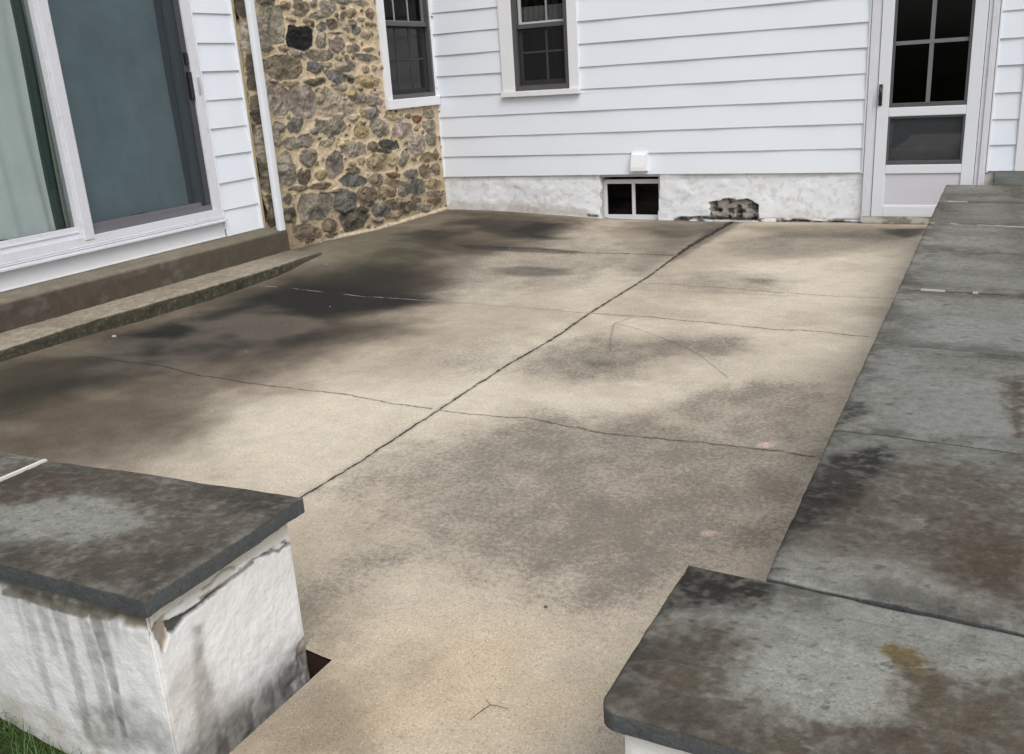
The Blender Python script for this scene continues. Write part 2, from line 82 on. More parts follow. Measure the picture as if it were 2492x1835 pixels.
STAINS=[('P','brown',0.85,0.55,[(-1.24,-5.85),(-1.82,-4.6),(-1.42,-3.95),(-1.65,-1.63),(-1.69,-1.01),(-2.0,1.03),(-1.99,1.88),(-0.46,1.44),(0.8,-1.13),(0.71,-2.07),(0.76,-2.75),(1.04,-3.34),(1.12,-4.31),(1.03,-4.87),(1.15,-5.3),(0.95,-5.5),(1.16,-5.83),(1.26,-6.12),(1.18,-6.31),(0.39,-6.76)]),('P','olive',0.5,0.2,[(-0.27,-3.7),(-0.36,-2.85),(-0.43,-2.38),(-0.26,-1.67),(0.39,-2.26),(0.58,-2.84),(0.49,-3.42),(0.07,-3.71)]),('P','dark',0.92,0.12,[(-0.19,-3.88),(-0.11,-3.49),(0.29,-3.37),(0.96,-3.4),(1.12,-3.47),(0.89,-3.78),(0.59,-4.07),(0.18,-4.12)]),('P','dark',0.6,0.25,[(-0.44,-3.88),(-0.36,-3.18),(0.14,-2.75),(0.51,-2.87),(0.93,-3.51),(0.5,-3.55),(0.28,-4.14),(-0.16,-4.18)]),('P','dark',0.95,0.14,[(-0.26,-4.88),(-0.19,-4.31),(0.02,-3.93),(0.48,-4.12),(0.64,-4.49),(0.52,-4.82),(0.39,-5.1),(-0.01,-5.2)]),('P','dark',0.5,0.15,[(-0.08,-5.33),(0.29,-5.18),(0.42,-5.27),(0.22,-5.43)]),('P','dark',0.4,0.2,[(-0.39,-5.6),(-0.3,-5.33),(0.12,-5.63),(0.1,-5.85),(0.08,-5.94)]),('P','dark',0.45,0.25,[(0.49,-4.55),(0.63,-4.12),(1.16,-3.98),(1.22,-4.17),(1.02,-4.45),(0.86,-4.75)]),('P','brown',0.5,0.3,[(0.49,-4.55),(0.63,-4.12),(1.21,-3.96),(1.28,-4.26),(1.13,-4.6),(0.98,-4.89)]),('P','dark',0.65,0.14,[(-0.45,-1.6),(-0.43,-0.65),(0.13,-0.45),(0.52,-0.42),(0.76,-0.53),(0.82,-1.17),(0.54,-1.25),(0.08,-1.09),(0.02,-1.66)]),('P','dark',0.75,0.08,[(0.39,-0.95),(0.41,-0.5),(0.67,-0.44),(0.65,-1.01),(1.03,-1.14),(0.8,-1.23)]),('P','dark',0.35,0.2,[(-0.02,-2.5),(-0.26,-1.67),(0.5,-1.52),(0.95,-1.63),(0.51,-2.18)]),('P','dark',0.6,0.07,[(0.99,-2.44),(1.18,-2.27),(1.54,-2.3),(1.64,-2.45),(1.44,-2.58),(1.18,-2.59)]),('P','dark',0.6,0.05,[(0.28,-1.79),(0.96,-1.56),(1.35,-1.6),(1.36,-1.72),(1.05,-1.76),(0.47,-1.89)]),('P','grey',0.5,0.12,[(1.27,-1.41),(1.62,-1.45),(1.73,-1.65),(1.44,-1.7)]),('P','dark',0.55,0.15,[(1.25,-0.23),(1.63,0.14),(2.12,0.12),(2.16,-0.51),(1.95,-0.88),(1.51,-0.58)]),('P','dark',0.35,0.15,[(1.67,-0.56),(2.13,-0.39),(2.19,-1.66),(2.14,-2.35),(2.02,-2.21),(1.93,-1.31)]),('P','dark',0.45,0.2,[(2.44,-0.31),(3.34,-0.09),(3.91,-0.18),(3.88,-0.49),(3.7,-0.76),(2.78,-0.78)]),('P','dark',0.75,0.07,[(3.55,-0.3),(3.89,-0.23),(3.88,-0.53),(3.76,-0.67),(3.61,-0.52)]),('P','grey',0.6,0.25,[(2.41,-0.83),(3.46,-0.49),(3.76,-0.67),(3.55,-1.19),(3.1,-1.7),(2.74,-1.58)]),('P','grey',0.5,0.2,[(2.04,-2.37),(2.36,-2.19),(2.89,-2.22),(3.16,-2.32),(3.12,-2.67),(2.68,-2.83),(2.28,-2.77)]),('P','dark',0.35,0.06,[(2.9,-2.37),(3.08,-2.36),(3.11,-2.5),(2.96,-2.5)]),('P','grey',0.8,0.14,[(2.27,-4.21),(2.51,-4.01),(2.73,-4.02),(2.92,-3.83),(3.26,-3.87),(3.27,-4.12),(2.94,-4.29),(2.87,-4.54),(2.66,-4.74),(2.41,-4.65),(2.25,-4.46)]),('P','dark',0.4,0.05,[(2.59,-4.44),(2.72,-4.39),(2.74,-4.47),(2.65,-4.5)]),('P','grey',0.8,0.2,[(2.34,-5.83),(2.49,-5.58),(2.76,-5.27),(2.97,-5.18),(3.33,-5.17),(3.72,-5.27),(3.87,-5.25),(3.84,-5.71),(3.83,-6.05),(3.69,-6.23),(3.59,-6.45),(3.45,-6.52),(3.28,-6.5),(3.15,-6.41),(2.95,-6.38),(2.78,-6.32),(2.57,-6.2),(2.4,-6.06)]),('P','grey',0.4,0.1,[(2.67,-5.18),(2.94,-5.1),(3.24,-5.46),(3.1,-5.6),(2.83,-5.64),(2.66,-5.5)]),('P','brown',0.18,0.3,[(2.79,-5.56),(3.25,-5.5),(3.64,-5.63),(3.72,-5.96),(3.51,-6.23),(3.16,-6.13)]),('P','grey',0.7,0.14,[(3.19,-4.78),(3.45,-4.5),(3.74,-4.51),(3.83,-4.79),(3.82,-5.17),(3.54,-5.23),(3.26,-5.06)]),('P','grey',0.55,0.1,[(2.63,-6.5),(2.71,-6.42),(2.84,-6.45),(2.81,-6.54),(2.76,-6.63),(2.66,-6.61)]),('P','grey',0.4,0.12,[(2.64,-6.76),(2.68,-6.6),(2.78,-6.68),(2.78,-6.86),(2.82,-6.97)]),('P','brown',0.4,0.12,[(2.72,-6.83),(2.76,-6.74),(2.86,-6.83),(2.92,-7.06),(2.99,-7.09),(2.96,-7.12)]),('P','brown',0.25,0.1,[(3.1,-6.92),(3.18,-6.93),(3.22,-7.02),(3.14,-7.01)]),('P','brown',0.5,0.1,[(2.96,-7.39),(2.94,-7.21),(2.98,-7.11),(3.16,-7.17),(3.22,-7.28)]),('P','warm',0.5,0.2,[(3.17,-6.8),(3.32,-6.7),(3.43,-6.87),(3.35,-6.97),(3.21,-6.92)]),('P','warm',0.5,0.1,[(3.03,-7.21),(3.13,-7.13),(3.25,-7.19),(3.22,-7.28),(3.08,-7.34)]),('P','spot',1.0,0.014,[(3.64,-5.25),(3.66,-5.21),(3.7,-5.23),(3.68,-5.27)]),('P','spot',1.0,0.014,[(3.64,-6.02),(3.66,-5.98),(3.69,-6.0),(3.67,-6.03)]),('P','spot',0.3,0.02,[(2.36,-2.41),(2.47,-2.34),(2.55,-2.39),(2.47,-2.46)]),('P','brown',0.7,0.5,[(-0.77,-6.33),(-1.25,-5.0),(-0.53,-4.54),(0.85,-5.43),(1.05,-5.69),(1.17,-6.0),(1.21,-6.2),(0.99,-6.34),(0.26,-6.87)]),('P','olive',0.6,0.12,[(0.02,-5.89),(0.21,-5.56),(0.33,-4.76),(0.35,-4.23),(0.3,-3.69),(0.27,-3.17),(0.49,-3.42),(0.56,-4.03),(0.59,-4.51),(0.6,-5.05),(0.34,-5.67),(0.19,-6.02)]),('P','dark',0.35,0.35,[(0.28,-5.7),(0.22,-4.73),(0.6,-4.35),(1.04,-4.39),(1.03,-4.95),(0.78,-5.23),(0.49,-5.45)]),('P','grey',0.5,0.2,[(0.83,-2.73),(1.18,-1.85),(1.72,-1.92),(1.81,-2.41),(1.72,-3.02),(1.34,-3.25)]),('P','dark',0.3,0.1,[(-1.67,-0.4),(-0.7,-0.09),(0.76,0.02),(0.96,-0.1),(0.03,-0.44),(-0.74,-0.93)]),('P','grey',0.4,0.25,[(1.73,-4.19),(2.11,-4.28),(2.14,-4.61),(1.81,-4.62),(1.52,-4.43)]),('P','warm',0.35,0.3,[(2.87,-7.12),(3.09,-6.86),(3.6,-6.82),(3.7,-7.0),(3.43,-7.2),(3.14,-7.32)]),('P','kerb',0.8,0.1,[(-0.05,-3.25),(0.25,-3.14),(0.2,-2.37),(-0.64,-0.33),(-1.06,0.13),(-0.82,-2.12),(-0.36,-3.18)]),('C','brown',0.75,0.1,[(4.13,-7.51),(4.49,-7.36),(4.49,-7.21),(4.37,-7.31),(4.28,-7.39),(4.16,-7.42),(4.05,-7.39),(3.88,-7.15),(3.9,-6.98),(3.87,-7.39),(3.92,-7.46)]),('C','grey',0.3,0.1,[(4.07,-5.29),(4.51,-5.28),(4.5,-6.1),(4.07,-6.11)]),('C','pale',0.55,0.1,[(4.06,-6.96),(4.15,-6.94),(4.31,-6.97),(4.49,-7.03),(4.49,-7.11),(4.4,-7.18),(4.31,-7.29),(4.21,-7.36),(4.11,-7.37),(4.05,-7.28),(4.04,-7.09)]),('C','pale',0.85,0.035,[(4.07,-7.23),(4.18,-7.13),(4.3,-7.15),(4.33,-7.24),(4.31,-7.32),(4.23,-7.37),(4.15,-7.38),(4.08,-7.34)]),('C','dark',0.75,0.04,[(3.88,-6.96),(4.01,-6.96),(4.06,-6.99),(4.06,-7.05),(4.02,-7.09),(3.96,-7.1),(3.89,-7.15)]),('C','brown',0.9,0.07,[(3.89,-7.27),(3.97,-7.16),(4.03,-7.19),(4.1,-7.42),(4.0,-7.46),(3.89,-7.42)]),('C','rust',0.6,0.04,[(3.97,-7.21),(4.02,-7.2),(4.05,-7.22),(4.0,-7.26)]),('C','rust',0.35,0.03,[(4.11,-7.32),(4.16,-7.34),(4.15,-7.39),(4.1,-7.35)]),('C','rust',0.95,0.02,[(4.19,-7.37),(4.25,-7.36),(4.35,-7.31),(4.34,-7.34),(4.24,-7.38),(4.2,-7.39)]),('C','olive',0.9,0.03,[(4.29,-7.11),(4.33,-7.12),(4.37,-7.19),(4.37,-7.26),(4.33,-7.2),(4.29,-7.15)]),('C','brown',0.95,0.06,[(4.33,-7.18),(4.4,-7.2),(4.49,-7.14),(4.49,-7.31),(4.04,-7.5),(4.15,-7.39),(4.34,-7.34)]),('C','dark',0.4,0.04,[(3.88,-7.38),(3.88,-7.25),(3.94,-7.36),(3.93,-7.44)]),('C','brown',0.9,0.08,[(4.08,-6.58),(4.16,-6.39),(4.25,-6.27),(4.41,-6.28),(4.5,-6.36),(4.49,-6.9),(4.42,-6.86),(4.31,-6.79),(4.19,-6.73),(4.08,-6.77)]),('C','rust',0.9,0.035,[(4.05,-6.46),(4.11,-6.41),(4.16,-6.46),(4.18,-6.55),(4.15,-6.61),(4.08,-6.61),(4.03,-6.6)]),('C','dark',0.8,0.05,[(4.03,-6.44),(4.08,-6.3),(4.17,-6.21),(4.21,-6.26),(4.17,-6.45),(4.13,-6.64),(4.07,-6.73),(4.02,-6.77)]),('C','dark',0.4,0.04,[(4.0,-6.73),(4.06,-6.64),(4.1,-6.69),(4.07,-6.8),(4.03,-6.87)]),('C','pale',0.5,0.05,[(4.04,-6.86),(4.21,-6.81),(4.3,-6.81),(4.4,-6.91),(4.31,-6.95),(4.14,-6.93)]),('C','pale',0.4,0.03,[(4.21,-6.61),(4.29,-6.58),(4.32,-6.64),(4.27,-6.68)]),('C','rust',0.6,0.05,[(4.4,-6.59),(4.5,-6.62),(4.49,-6.91),(4.43,-6.87),(4.33,-6.72)]),('C','dark',0.6,0.03,[(4.04,-5.92),(4.08,-5.87),(4.12,-5.94),(4.08,-6.05),(4.04,-6.08)]),('C','rust',0.8,0.04,[(4.47,-5.6),(4.51,-5.53),(4.5,-6.03),(4.48,-6.04)]),('C','brown',0.5,0.03,[(4.43,-5.55),(4.51,-5.48),(4.5,-6.0),(4.45,-5.83)]),('C','dark',0.3,0.04,[(4.13,-4.89),(4.2,-4.8),(4.24,-5.0),(4.14,-5.06)]),('C','grey',0.4,0.1,[(4.07,-4.83),(4.52,-4.51),(4.51,-5.17),(4.04,-5.17)]),('C','rust',0.6,0.05,[(4.41,-1.04),(4.55,-0.92),(4.55,-1.72),(4.47,-1.51)]),('C','brown',0.5,0.08,[(4.34,-0.78),(4.55,-0.79),(4.52,-3.99),(4.49,-3.57),(4.47,-1.93)]),('C','pale',0.7,0.05,[(2.18,-7.31),(2.25,-7.21),(2.42,-7.15),(2.57,-7.18),(2.65,-7.25),(2.58,-7.36),(2.33,-7.42)]),('C','brown',0.9,0.08,[(1.82,-7.06),(2.05,-7.04),(2.33,-7.01),(2.67,-6.97),(2.87,-6.99),(2.88,-7.14),(2.88,-7.35),(2.89,-7.48),(2.46,-7.51),(2.35,-7.43),(2.59,-7.37),(2.66,-7.25),(2.55,-7.16),(2.37,-7.13),(2.1,-7.26)]),('C','rust',0.5,0.04,[(1.99,-7.18),(2.06,-7.09),(2.24,-7.12),(2.28,-7.2),(2.1,-7.26)]),('C','rust',0.35,0.03,[(2.28,-7.07),(2.44,-7.05),(2.48,-7.09),(2.4,-7.12)]),('C','dark',0.5,0.04,[(2.71,-7.04),(2.81,-6.99),(2.87,-6.99),(2.87,-7.07),(2.79,-7.1)]),('C','dark',0.3,0.05,[(2.73,-7.36),(2.82,-7.28),(2.85,-7.23),(2.92,-7.41),(2.87,-7.47)]),('C','pale',0.5,0.012,[(1.79,-7.04),(1.97,-7.02),(1.99,-7.05),(1.83,-7.07)]),('F','dark',0.5,0.005,[(2.666,-0.106),(2.701,-0.098),(2.708,-0.176),(2.711,-0.259),(2.704,-0.346),(2.701,-0.423),(2.685,-0.428),(2.678,-0.354),(2.679,-0.255),(2.67,-0.185)]),('F','dark',0.38,0.008,[(2.529,-0.106),(2.586,-0.099),(2.582,-0.183),(2.58,-0.282),(2.575,-0.385),(2.569,-0.465),(2.541,-0.474),(2.545,-0.381),(2.543,-0.267),(2.539,-0.182)]),('F','dark',0.38,0.008,[(2.621,-0.108),(2.654,-0.106),(2.665,-0.187),(2.666,-0.271),(2.668,-0.357),(2.655,-0.438),(2.628,-0.446),(2.626,-0.357),(2.624,-0.258)]),('F','dark',0.25,0.01,[(2.423,-0.111),(2.461,-0.109),(2.461,-0.213),(2.457,-0.316),(2.456,-0.421),(2.435,-0.434),(2.427,-0.337),(2.421,-0.236)]),('F','dark',0.3,0.01,[(2.48,-0.111),(2.521,-0.108),(2.514,-0.176),(2.514,-0.25),(2.488,-0.257),(2.48,-0.196)]),('F','moss',0.75,0.006,[(2.369,-0.099),(2.468,-0.096),(2.566,-0.089),(2.686,-0.09),(2.76,-0.081),(2.741,-0.1),(2.648,-0.117),(2.524,-0.12),(2.361,-0.12)]),('F','bare',0.9,0.004,[(2.76,-0.084),(2.86,-0.071),(2.895,-0.068),(2.898,-0.082),(2.825,-0.102),(2.769,-0.111)]),('F','dark',0.4,0.03,[(2.514,-0.403),(2.756,-0.306),(2.918,-0.393),(2.649,-0.481),(2.541,-0.474)]),('F','dirt',0.35,0.03,[(2.244,-0.442),(2.418,-0.445),(2.572,-0.477),(2.666,-0.476),(2.173,-0.637)]),('G','bare',0.9,0.004,[(-7.449,-0.089),(-7.416,-0.102),(-7.421,-0.145),(-7.44,-0.17),(-7.448,-0.128)]),('G','crackd',0.9,0.0015,[(-7.417,-0.104),(-7.363,-0.113),(-7.321,-0.114),(-7.263,-0.109),(-7.234,-0.113),(-7.238,-0.116),(-7.267,-0.116),(-7.317,-0.124),(-7.359,-0.125),(-7.402,-0.143),(-7.415,-0.132)]),('G','moss',0.7,0.004,[(-7.319,-0.101),(-7.261,-0.102),(-7.201,-0.101),(-7.137,-0.098),(-7.139,-0.109),(-7.203,-0.112),(-7.257,-0.115),(-7.31,-0.124)]),('G','crackd',0.7,0.0015,[(-7.146,-0.102),(-7.089,-0.104),(-7.02,-0.107),(-7.007,-0.127),(-7.038,-0.105),(-7.09,-0.11)]),('G','dark',0.45,0.02,[(-7.352,-0.158),(-7.327,-0.17),(-7.337,-0.246),(-7.336,-0.371),(-7.325,-0.525),(-7.401,-0.466),(-7.385,-0.362)]),('G','dark',0.45,0.04,[(-7.401,-0.466),(-7.328,-0.403),(-7.214,-0.458),(-7.11,-0.449),(-6.992,-0.414),(-6.993,-0.513),(-7.088,-0.519),(-7.312,-0.536)]),('G','dark',0.4,0.03,[(-7.16,-0.442),(-7.063,-0.397),(-6.992,-0.414),(-6.968,-0.487),(-7.083,-0.495),(-7.156,-0.5)]),('G','bare',0.6,0.005,[(-7.039,-0.412),(-6.988,-0.395),(-6.975,-0.425),(-7.015,-0.455),(-7.054,-0.444)]),('G','dirt',0.35,0.06,[(-7.458,-0.237),(-7.379,-0.243),(-7.287,-0.355),(-7.214,-0.458),(-7.325,-0.525),(-7.527,-0.367)]),('B','bare',1.0,0.008,[(2.002,-0.264),(2.101,-0.251),(2.136,-0.234),(2.204,-0.23),(2.246,-0.251),(2.339,-0.234),(2.406,-0.259),(2.448,-0.292),(2.455,-0.421),(2.003,-0.426)]),('B','crackd',0.9,0.003,[(1.715,-0.399),(2.025,-0.387),(2.197,-0.411),(2.45,-0.417),(2.451,-0.434),(1.67,-0.426)]),('B','crackd',0.9,0.003,[(2.616,-0.423),(2.777,-0.413),(3.016,-0.427),(3.347,-0.427),(3.348,-0.447),(2.616,-0.448)]),('B','dirt',0.4,0.03,[(-0.088,-0.257),(0.328,-0.279),(0.777,-0.354),(0.921,-0.412),(-0.205,-0.399)]),('B','dirt',0.5,0.03,[(-0.803,-0.259),(0.068,-0.303),(0.775,-0.39),(-0.928,-0.367)]),('B','grime',0.8,0.006,[(0.751,-0.382),(0.883,-0.389),(0.872,-0.417),(0.775,-0.409)]),('B','dirt',0.25,0.03,[(2.613,-0.332),(3.013,-0.337),(2.858,-0.412),(2.574,-0.407)]),('B','dirt',0.35,0.012,[(0.935,-0.014),(3.378,-0.006),(3.379,-0.037),(0.933,-0.059)]),('B','dirt',0.3,0.012,[(-0.882,-0.012),(0.935,-0.014),(0.934,-0.045),(-0.885,-0.046)]),('P','brown',0.45,0.5,[(0.01,-6.74),(-0.43,-6.08),(0.05,-5.58),(0.76,-5.61),(1.04,-5.88),(1.17,-6.26)]),('P','dark',0.5,0.2,[(-0.04,-5.85),(0.12,-5.48),(0.23,-4.66),(0.31,-4.0),(0.46,-4.18),(0.48,-4.92),(0.38,-5.65),(0.25,-6.06)]),('P','olive',0.5,0.15,[(0.16,-3.81),(-0.12,-2.56),(-0.31,-1.11),(0.08,-1.76),(0.32,-2.94),(0.49,-3.94)]),('P','brown',0.5,0.12,[(1.17,-0.51),(2.24,-0.05),(2.26,-0.84),(2.09,-1.68),(1.73,-1.44)]),('P','dark',0.5,0.05,[(2.11,-0.39),(2.19,0.02),(2.32,-0.07),(2.26,-1.65),(2.24,-1.92)]),('P','brown',0.35,0.2,[(2.48,-0.82),(3.89,-0.23),(3.89,-1.05),(3.26,-1.5),(2.74,-1.58)]),('P','dark',0.25,0.12,[(0.73,-6.4),(0.66,-6.22),(0.88,-6.23),(0.88,-6.39)]),('P','light',0.85,0.32,[(1.34,-6.15),(1.24,-5.64),(1.49,-5.22),(1.94,-4.87),(2.07,-4.38),(2.18,-3.82),(2.26,-4.41),(2.24,-5.16),(2.23,-5.87),(2.2,-6.17)]),('P','light',0.8,0.28,[(2.26,-5.31),(2.26,-4.92),(2.46,-4.89),(2.97,-4.71),(3.19,-4.24),(3.4,-3.98),(3.86,-3.73),(3.82,-4.21),(3.55,-4.47),(3.18,-4.81),(2.9,-5.11),(2.53,-5.25),(2.3,-5.64),(2.28,-5.94)]),('P','light',0.75,0.25,[(2.73,-2.09),(3.26,-1.5),(3.83,-0.76),(3.88,-2.58),(3.84,-3.55),(3.2,-3.41),(2.66,-3.15),(3.2,-2.78)]),('P','light',0.55,0.25,[(0.79,-3.3),(1.22,-2.74),(1.85,-2.24),(2.2,-2.53),(2.19,-3.43),(1.56,-3.39)]),('P','light',0.7,0.18,[(2.3,-3.63),(2.78,-3.55),(3.85,-3.68),(3.77,-3.88),(3.26,-3.79),(2.68,-3.89)]),('P','light',0.45,0.3,[(2.81,-6.72),(3.03,-6.51),(3.35,-6.61),(3.61,-6.74),(3.71,-7.08),(3.38,-7.22),(3.09,-7.07)]),('P','light',0.4,0.15,[(0.77,-0.66),(1.63,-0.92),(1.99,-1.4),(1.2,-1.43)]),('P','brown',0.8,0.25,[(0.06,-3.39),(-0.24,-2.51),(-0.87,-0.19),(0.25,-0.05),(0.84,-0.15),(0.93,-1.31),(0.71,-2.07),(0.99,-2.94),(0.93,-3.64),(0.66,-3.87)]),('P','grey',0.5,0.35,[(0.71,-2.07),(1.01,-0.57),(2.31,-1.82),(2.14,-2.35),(1.47,-2.48),(1.09,-3.19)]),('P','olive',0.6,0.14,[(-0.95,-5.77),(-0.39,-5.6),(-0.28,-5.16),(-0.13,-4.29),(-0.14,-3.65),(-0.02,-3.06),(0.67,-3.98),(0.52,-4.59),(0.46,-5.11),(0.38,-5.65),(0.41,-6.17)]),('P','dark',0.65,0.28,[(-0.03,-5.21),(-0.12,-4.46),(0.12,-3.96),(0.61,-4.0),(0.82,-4.37),(0.72,-4.81),(0.57,-5.15),(0.29,-5.33)]),('P','dark',0.5,0.2,[(0.18,-3.54),(0.11,-2.89),(0.55,-2.54),(0.9,-2.98),(0.89,-3.46),(0.51,-3.67)])]
CRACKS=[('J',0.0075,[(2.215,-6.296),(2.214,-6.228),(2.226,-5.892),(2.218,-5.284),(2.211,-4.592),(2.239,-4.055),(2.22,-3.504),(2.232,-2.43),(2.186,-1.276),(2.222,0.022)]),('W',0.004,[(-0.357,-3.549),(-0.076,-3.529),(0.328,-3.526),(0.561,-3.526),(0.894,-3.463),(1.243,-3.446),(1.688,-3.448),(2.095,-3.499),(2.22,-3.504)]),('C',0.005,[(2.22,-3.504),(2.541,-3.496),(2.831,-3.525),(3.107,-3.561),(3.369,-3.595),(3.61,-3.592),(3.88,-3.633)]),('C',0.004,[(-0.066,-5.273),(0.433,-5.245),(0.743,-5.259),(0.93,-5.256),(1.273,-5.233),(1.675,-5.241),(2.064,-5.275),(2.228,-5.28)]),('C',0.005,[(2.228,-5.28),(2.34,-5.288),(2.501,-5.286),(2.668,-5.262),(2.809,-5.286),(3.004,-5.305),(3.203,-5.308),(3.33,-5.292),(3.547,-5.28),(3.719,-5.271),(3.874,-5.289)]),('C',0.005,[(0.284,-1.789),(0.602,-1.719),(0.984,-1.618),(1.375,-1.654),(1.808,-1.644),(2.192,-1.662)]),('C',0.003,[(2.237,-2.638),(2.495,-2.631),(2.756,-2.662),(3.186,-2.721),(3.473,-2.762),(3.893,-2.745)]),('F',0.003,[(2.512,-3.536),(2.451,-3.68),(2.539,-3.978),(2.641,-4.223)]),('F',0.002,[(2.451,-3.68),(2.641,-3.777),(2.856,-3.943),(3.091,-4.143),(3.346,-4.493)]),('F',0.002,[(1.757,-3.647),(1.733,-3.438)]),('F',0.002,[(2.307,-2.835),(2.914,-2.803),(3.345,-2.814)]),('F',0.0015,[(2.263,-5.973),(2.248,-5.922),(2.214,-5.896)])]

# ------------------------------------------------------------------ materials
def newmat(name):
    m = bpy.data.materials.new(name); m.use_nodes = True; nt = m.node_tree
    return m, nt, nt.nodes['Principled BSDF']
class NB:
    def __init__(s, nt): s.nt = nt
    def n(s, t, **k):
        x = s.nt.nodes.new(t)
        for a, b in k.items(): setattr(x, a, b)
        return x
    def l(s, a, b): s.nt.links.new(a, b)
    def val(s, x, i):
        if hasattr(x, 'links'): s.l(x, i)
        else: i.default_value = x
    def math(s, op, a, b=0.0, c=0.0, clamp=False):
        x = s.n('ShaderNodeMath', operation=op); x.use_clamp = clamp
        s.val(a, x.inputs[0]); s.val(b, x.inputs[1])
        if len(x.inputs) > 2: s.val(c, x.inputs[2])
        return x.outputs[0]
    def mix(s, f, a, b, mode='MIX'):
        x = s.n('ShaderNodeMix', data_type='RGBA', blend_type=mode)
        s.val(f, x.inputs['Factor']); 
        for v, i in ((a, 6), (b, 7)):
            if hasattr(v, 'links'): s.l(v, x.inputs[i])
            else: x.inputs[i].default_value = (*v[:3], 1) if not isinstance(v, float) else (v,v,v,1)
        return x.outputs[2]
    def noise(s, sc, det=3, rough=.55, vec=None, dist=0):
        x = s.n('ShaderNodeTexNoise'); x.inputs['Scale'].default_value = sc
        x.inputs['Detail'].default_value = det; x.inputs['Roughness'].default_value = rough; x.inputs['Distortion'].default_value = dist
        s.l(vec if vec is not None else s.pos(), x.inputs['Vector']); return x.outputs[0]
    def pos(s):
        if not hasattr(s, '_p'): s._p = s.n('ShaderNodeNewGeometry').outputs['Position']
        return s._p
    def ramp(s, f, a, b):
        x = s.n('ShaderNodeMapRange', interpolation_type='SMOOTHSTEP'); s.val(f, x.inputs[0])
        x.inputs[1].default_value = a; x.inputs[2].default_value = b; return x.outputs[0]
    def scale(s, v):
        x = s.n('ShaderNodeMapping'); x.inputs['Scale'].default_value = v; s.l(s.pos(), x.inputs[0]); return x.outputs[0]
    def bump(s, h, st, dist, bs, prev=None):
        x = s.n('ShaderNodeBump'); x.inputs['Strength'].default_value = st; x.inputs['Distance'].default_value = dist
        s.l(h, x.inputs['Height'])
        if prev: s.l(prev, x.inputs['Normal'])
        s.l(x.outputs[0], bs.inputs['Normal']); return x.outputs[0]
    def attr(s, n):
        x = s.n('ShaderNodeAttribute'); x.attribute_name = n; return x

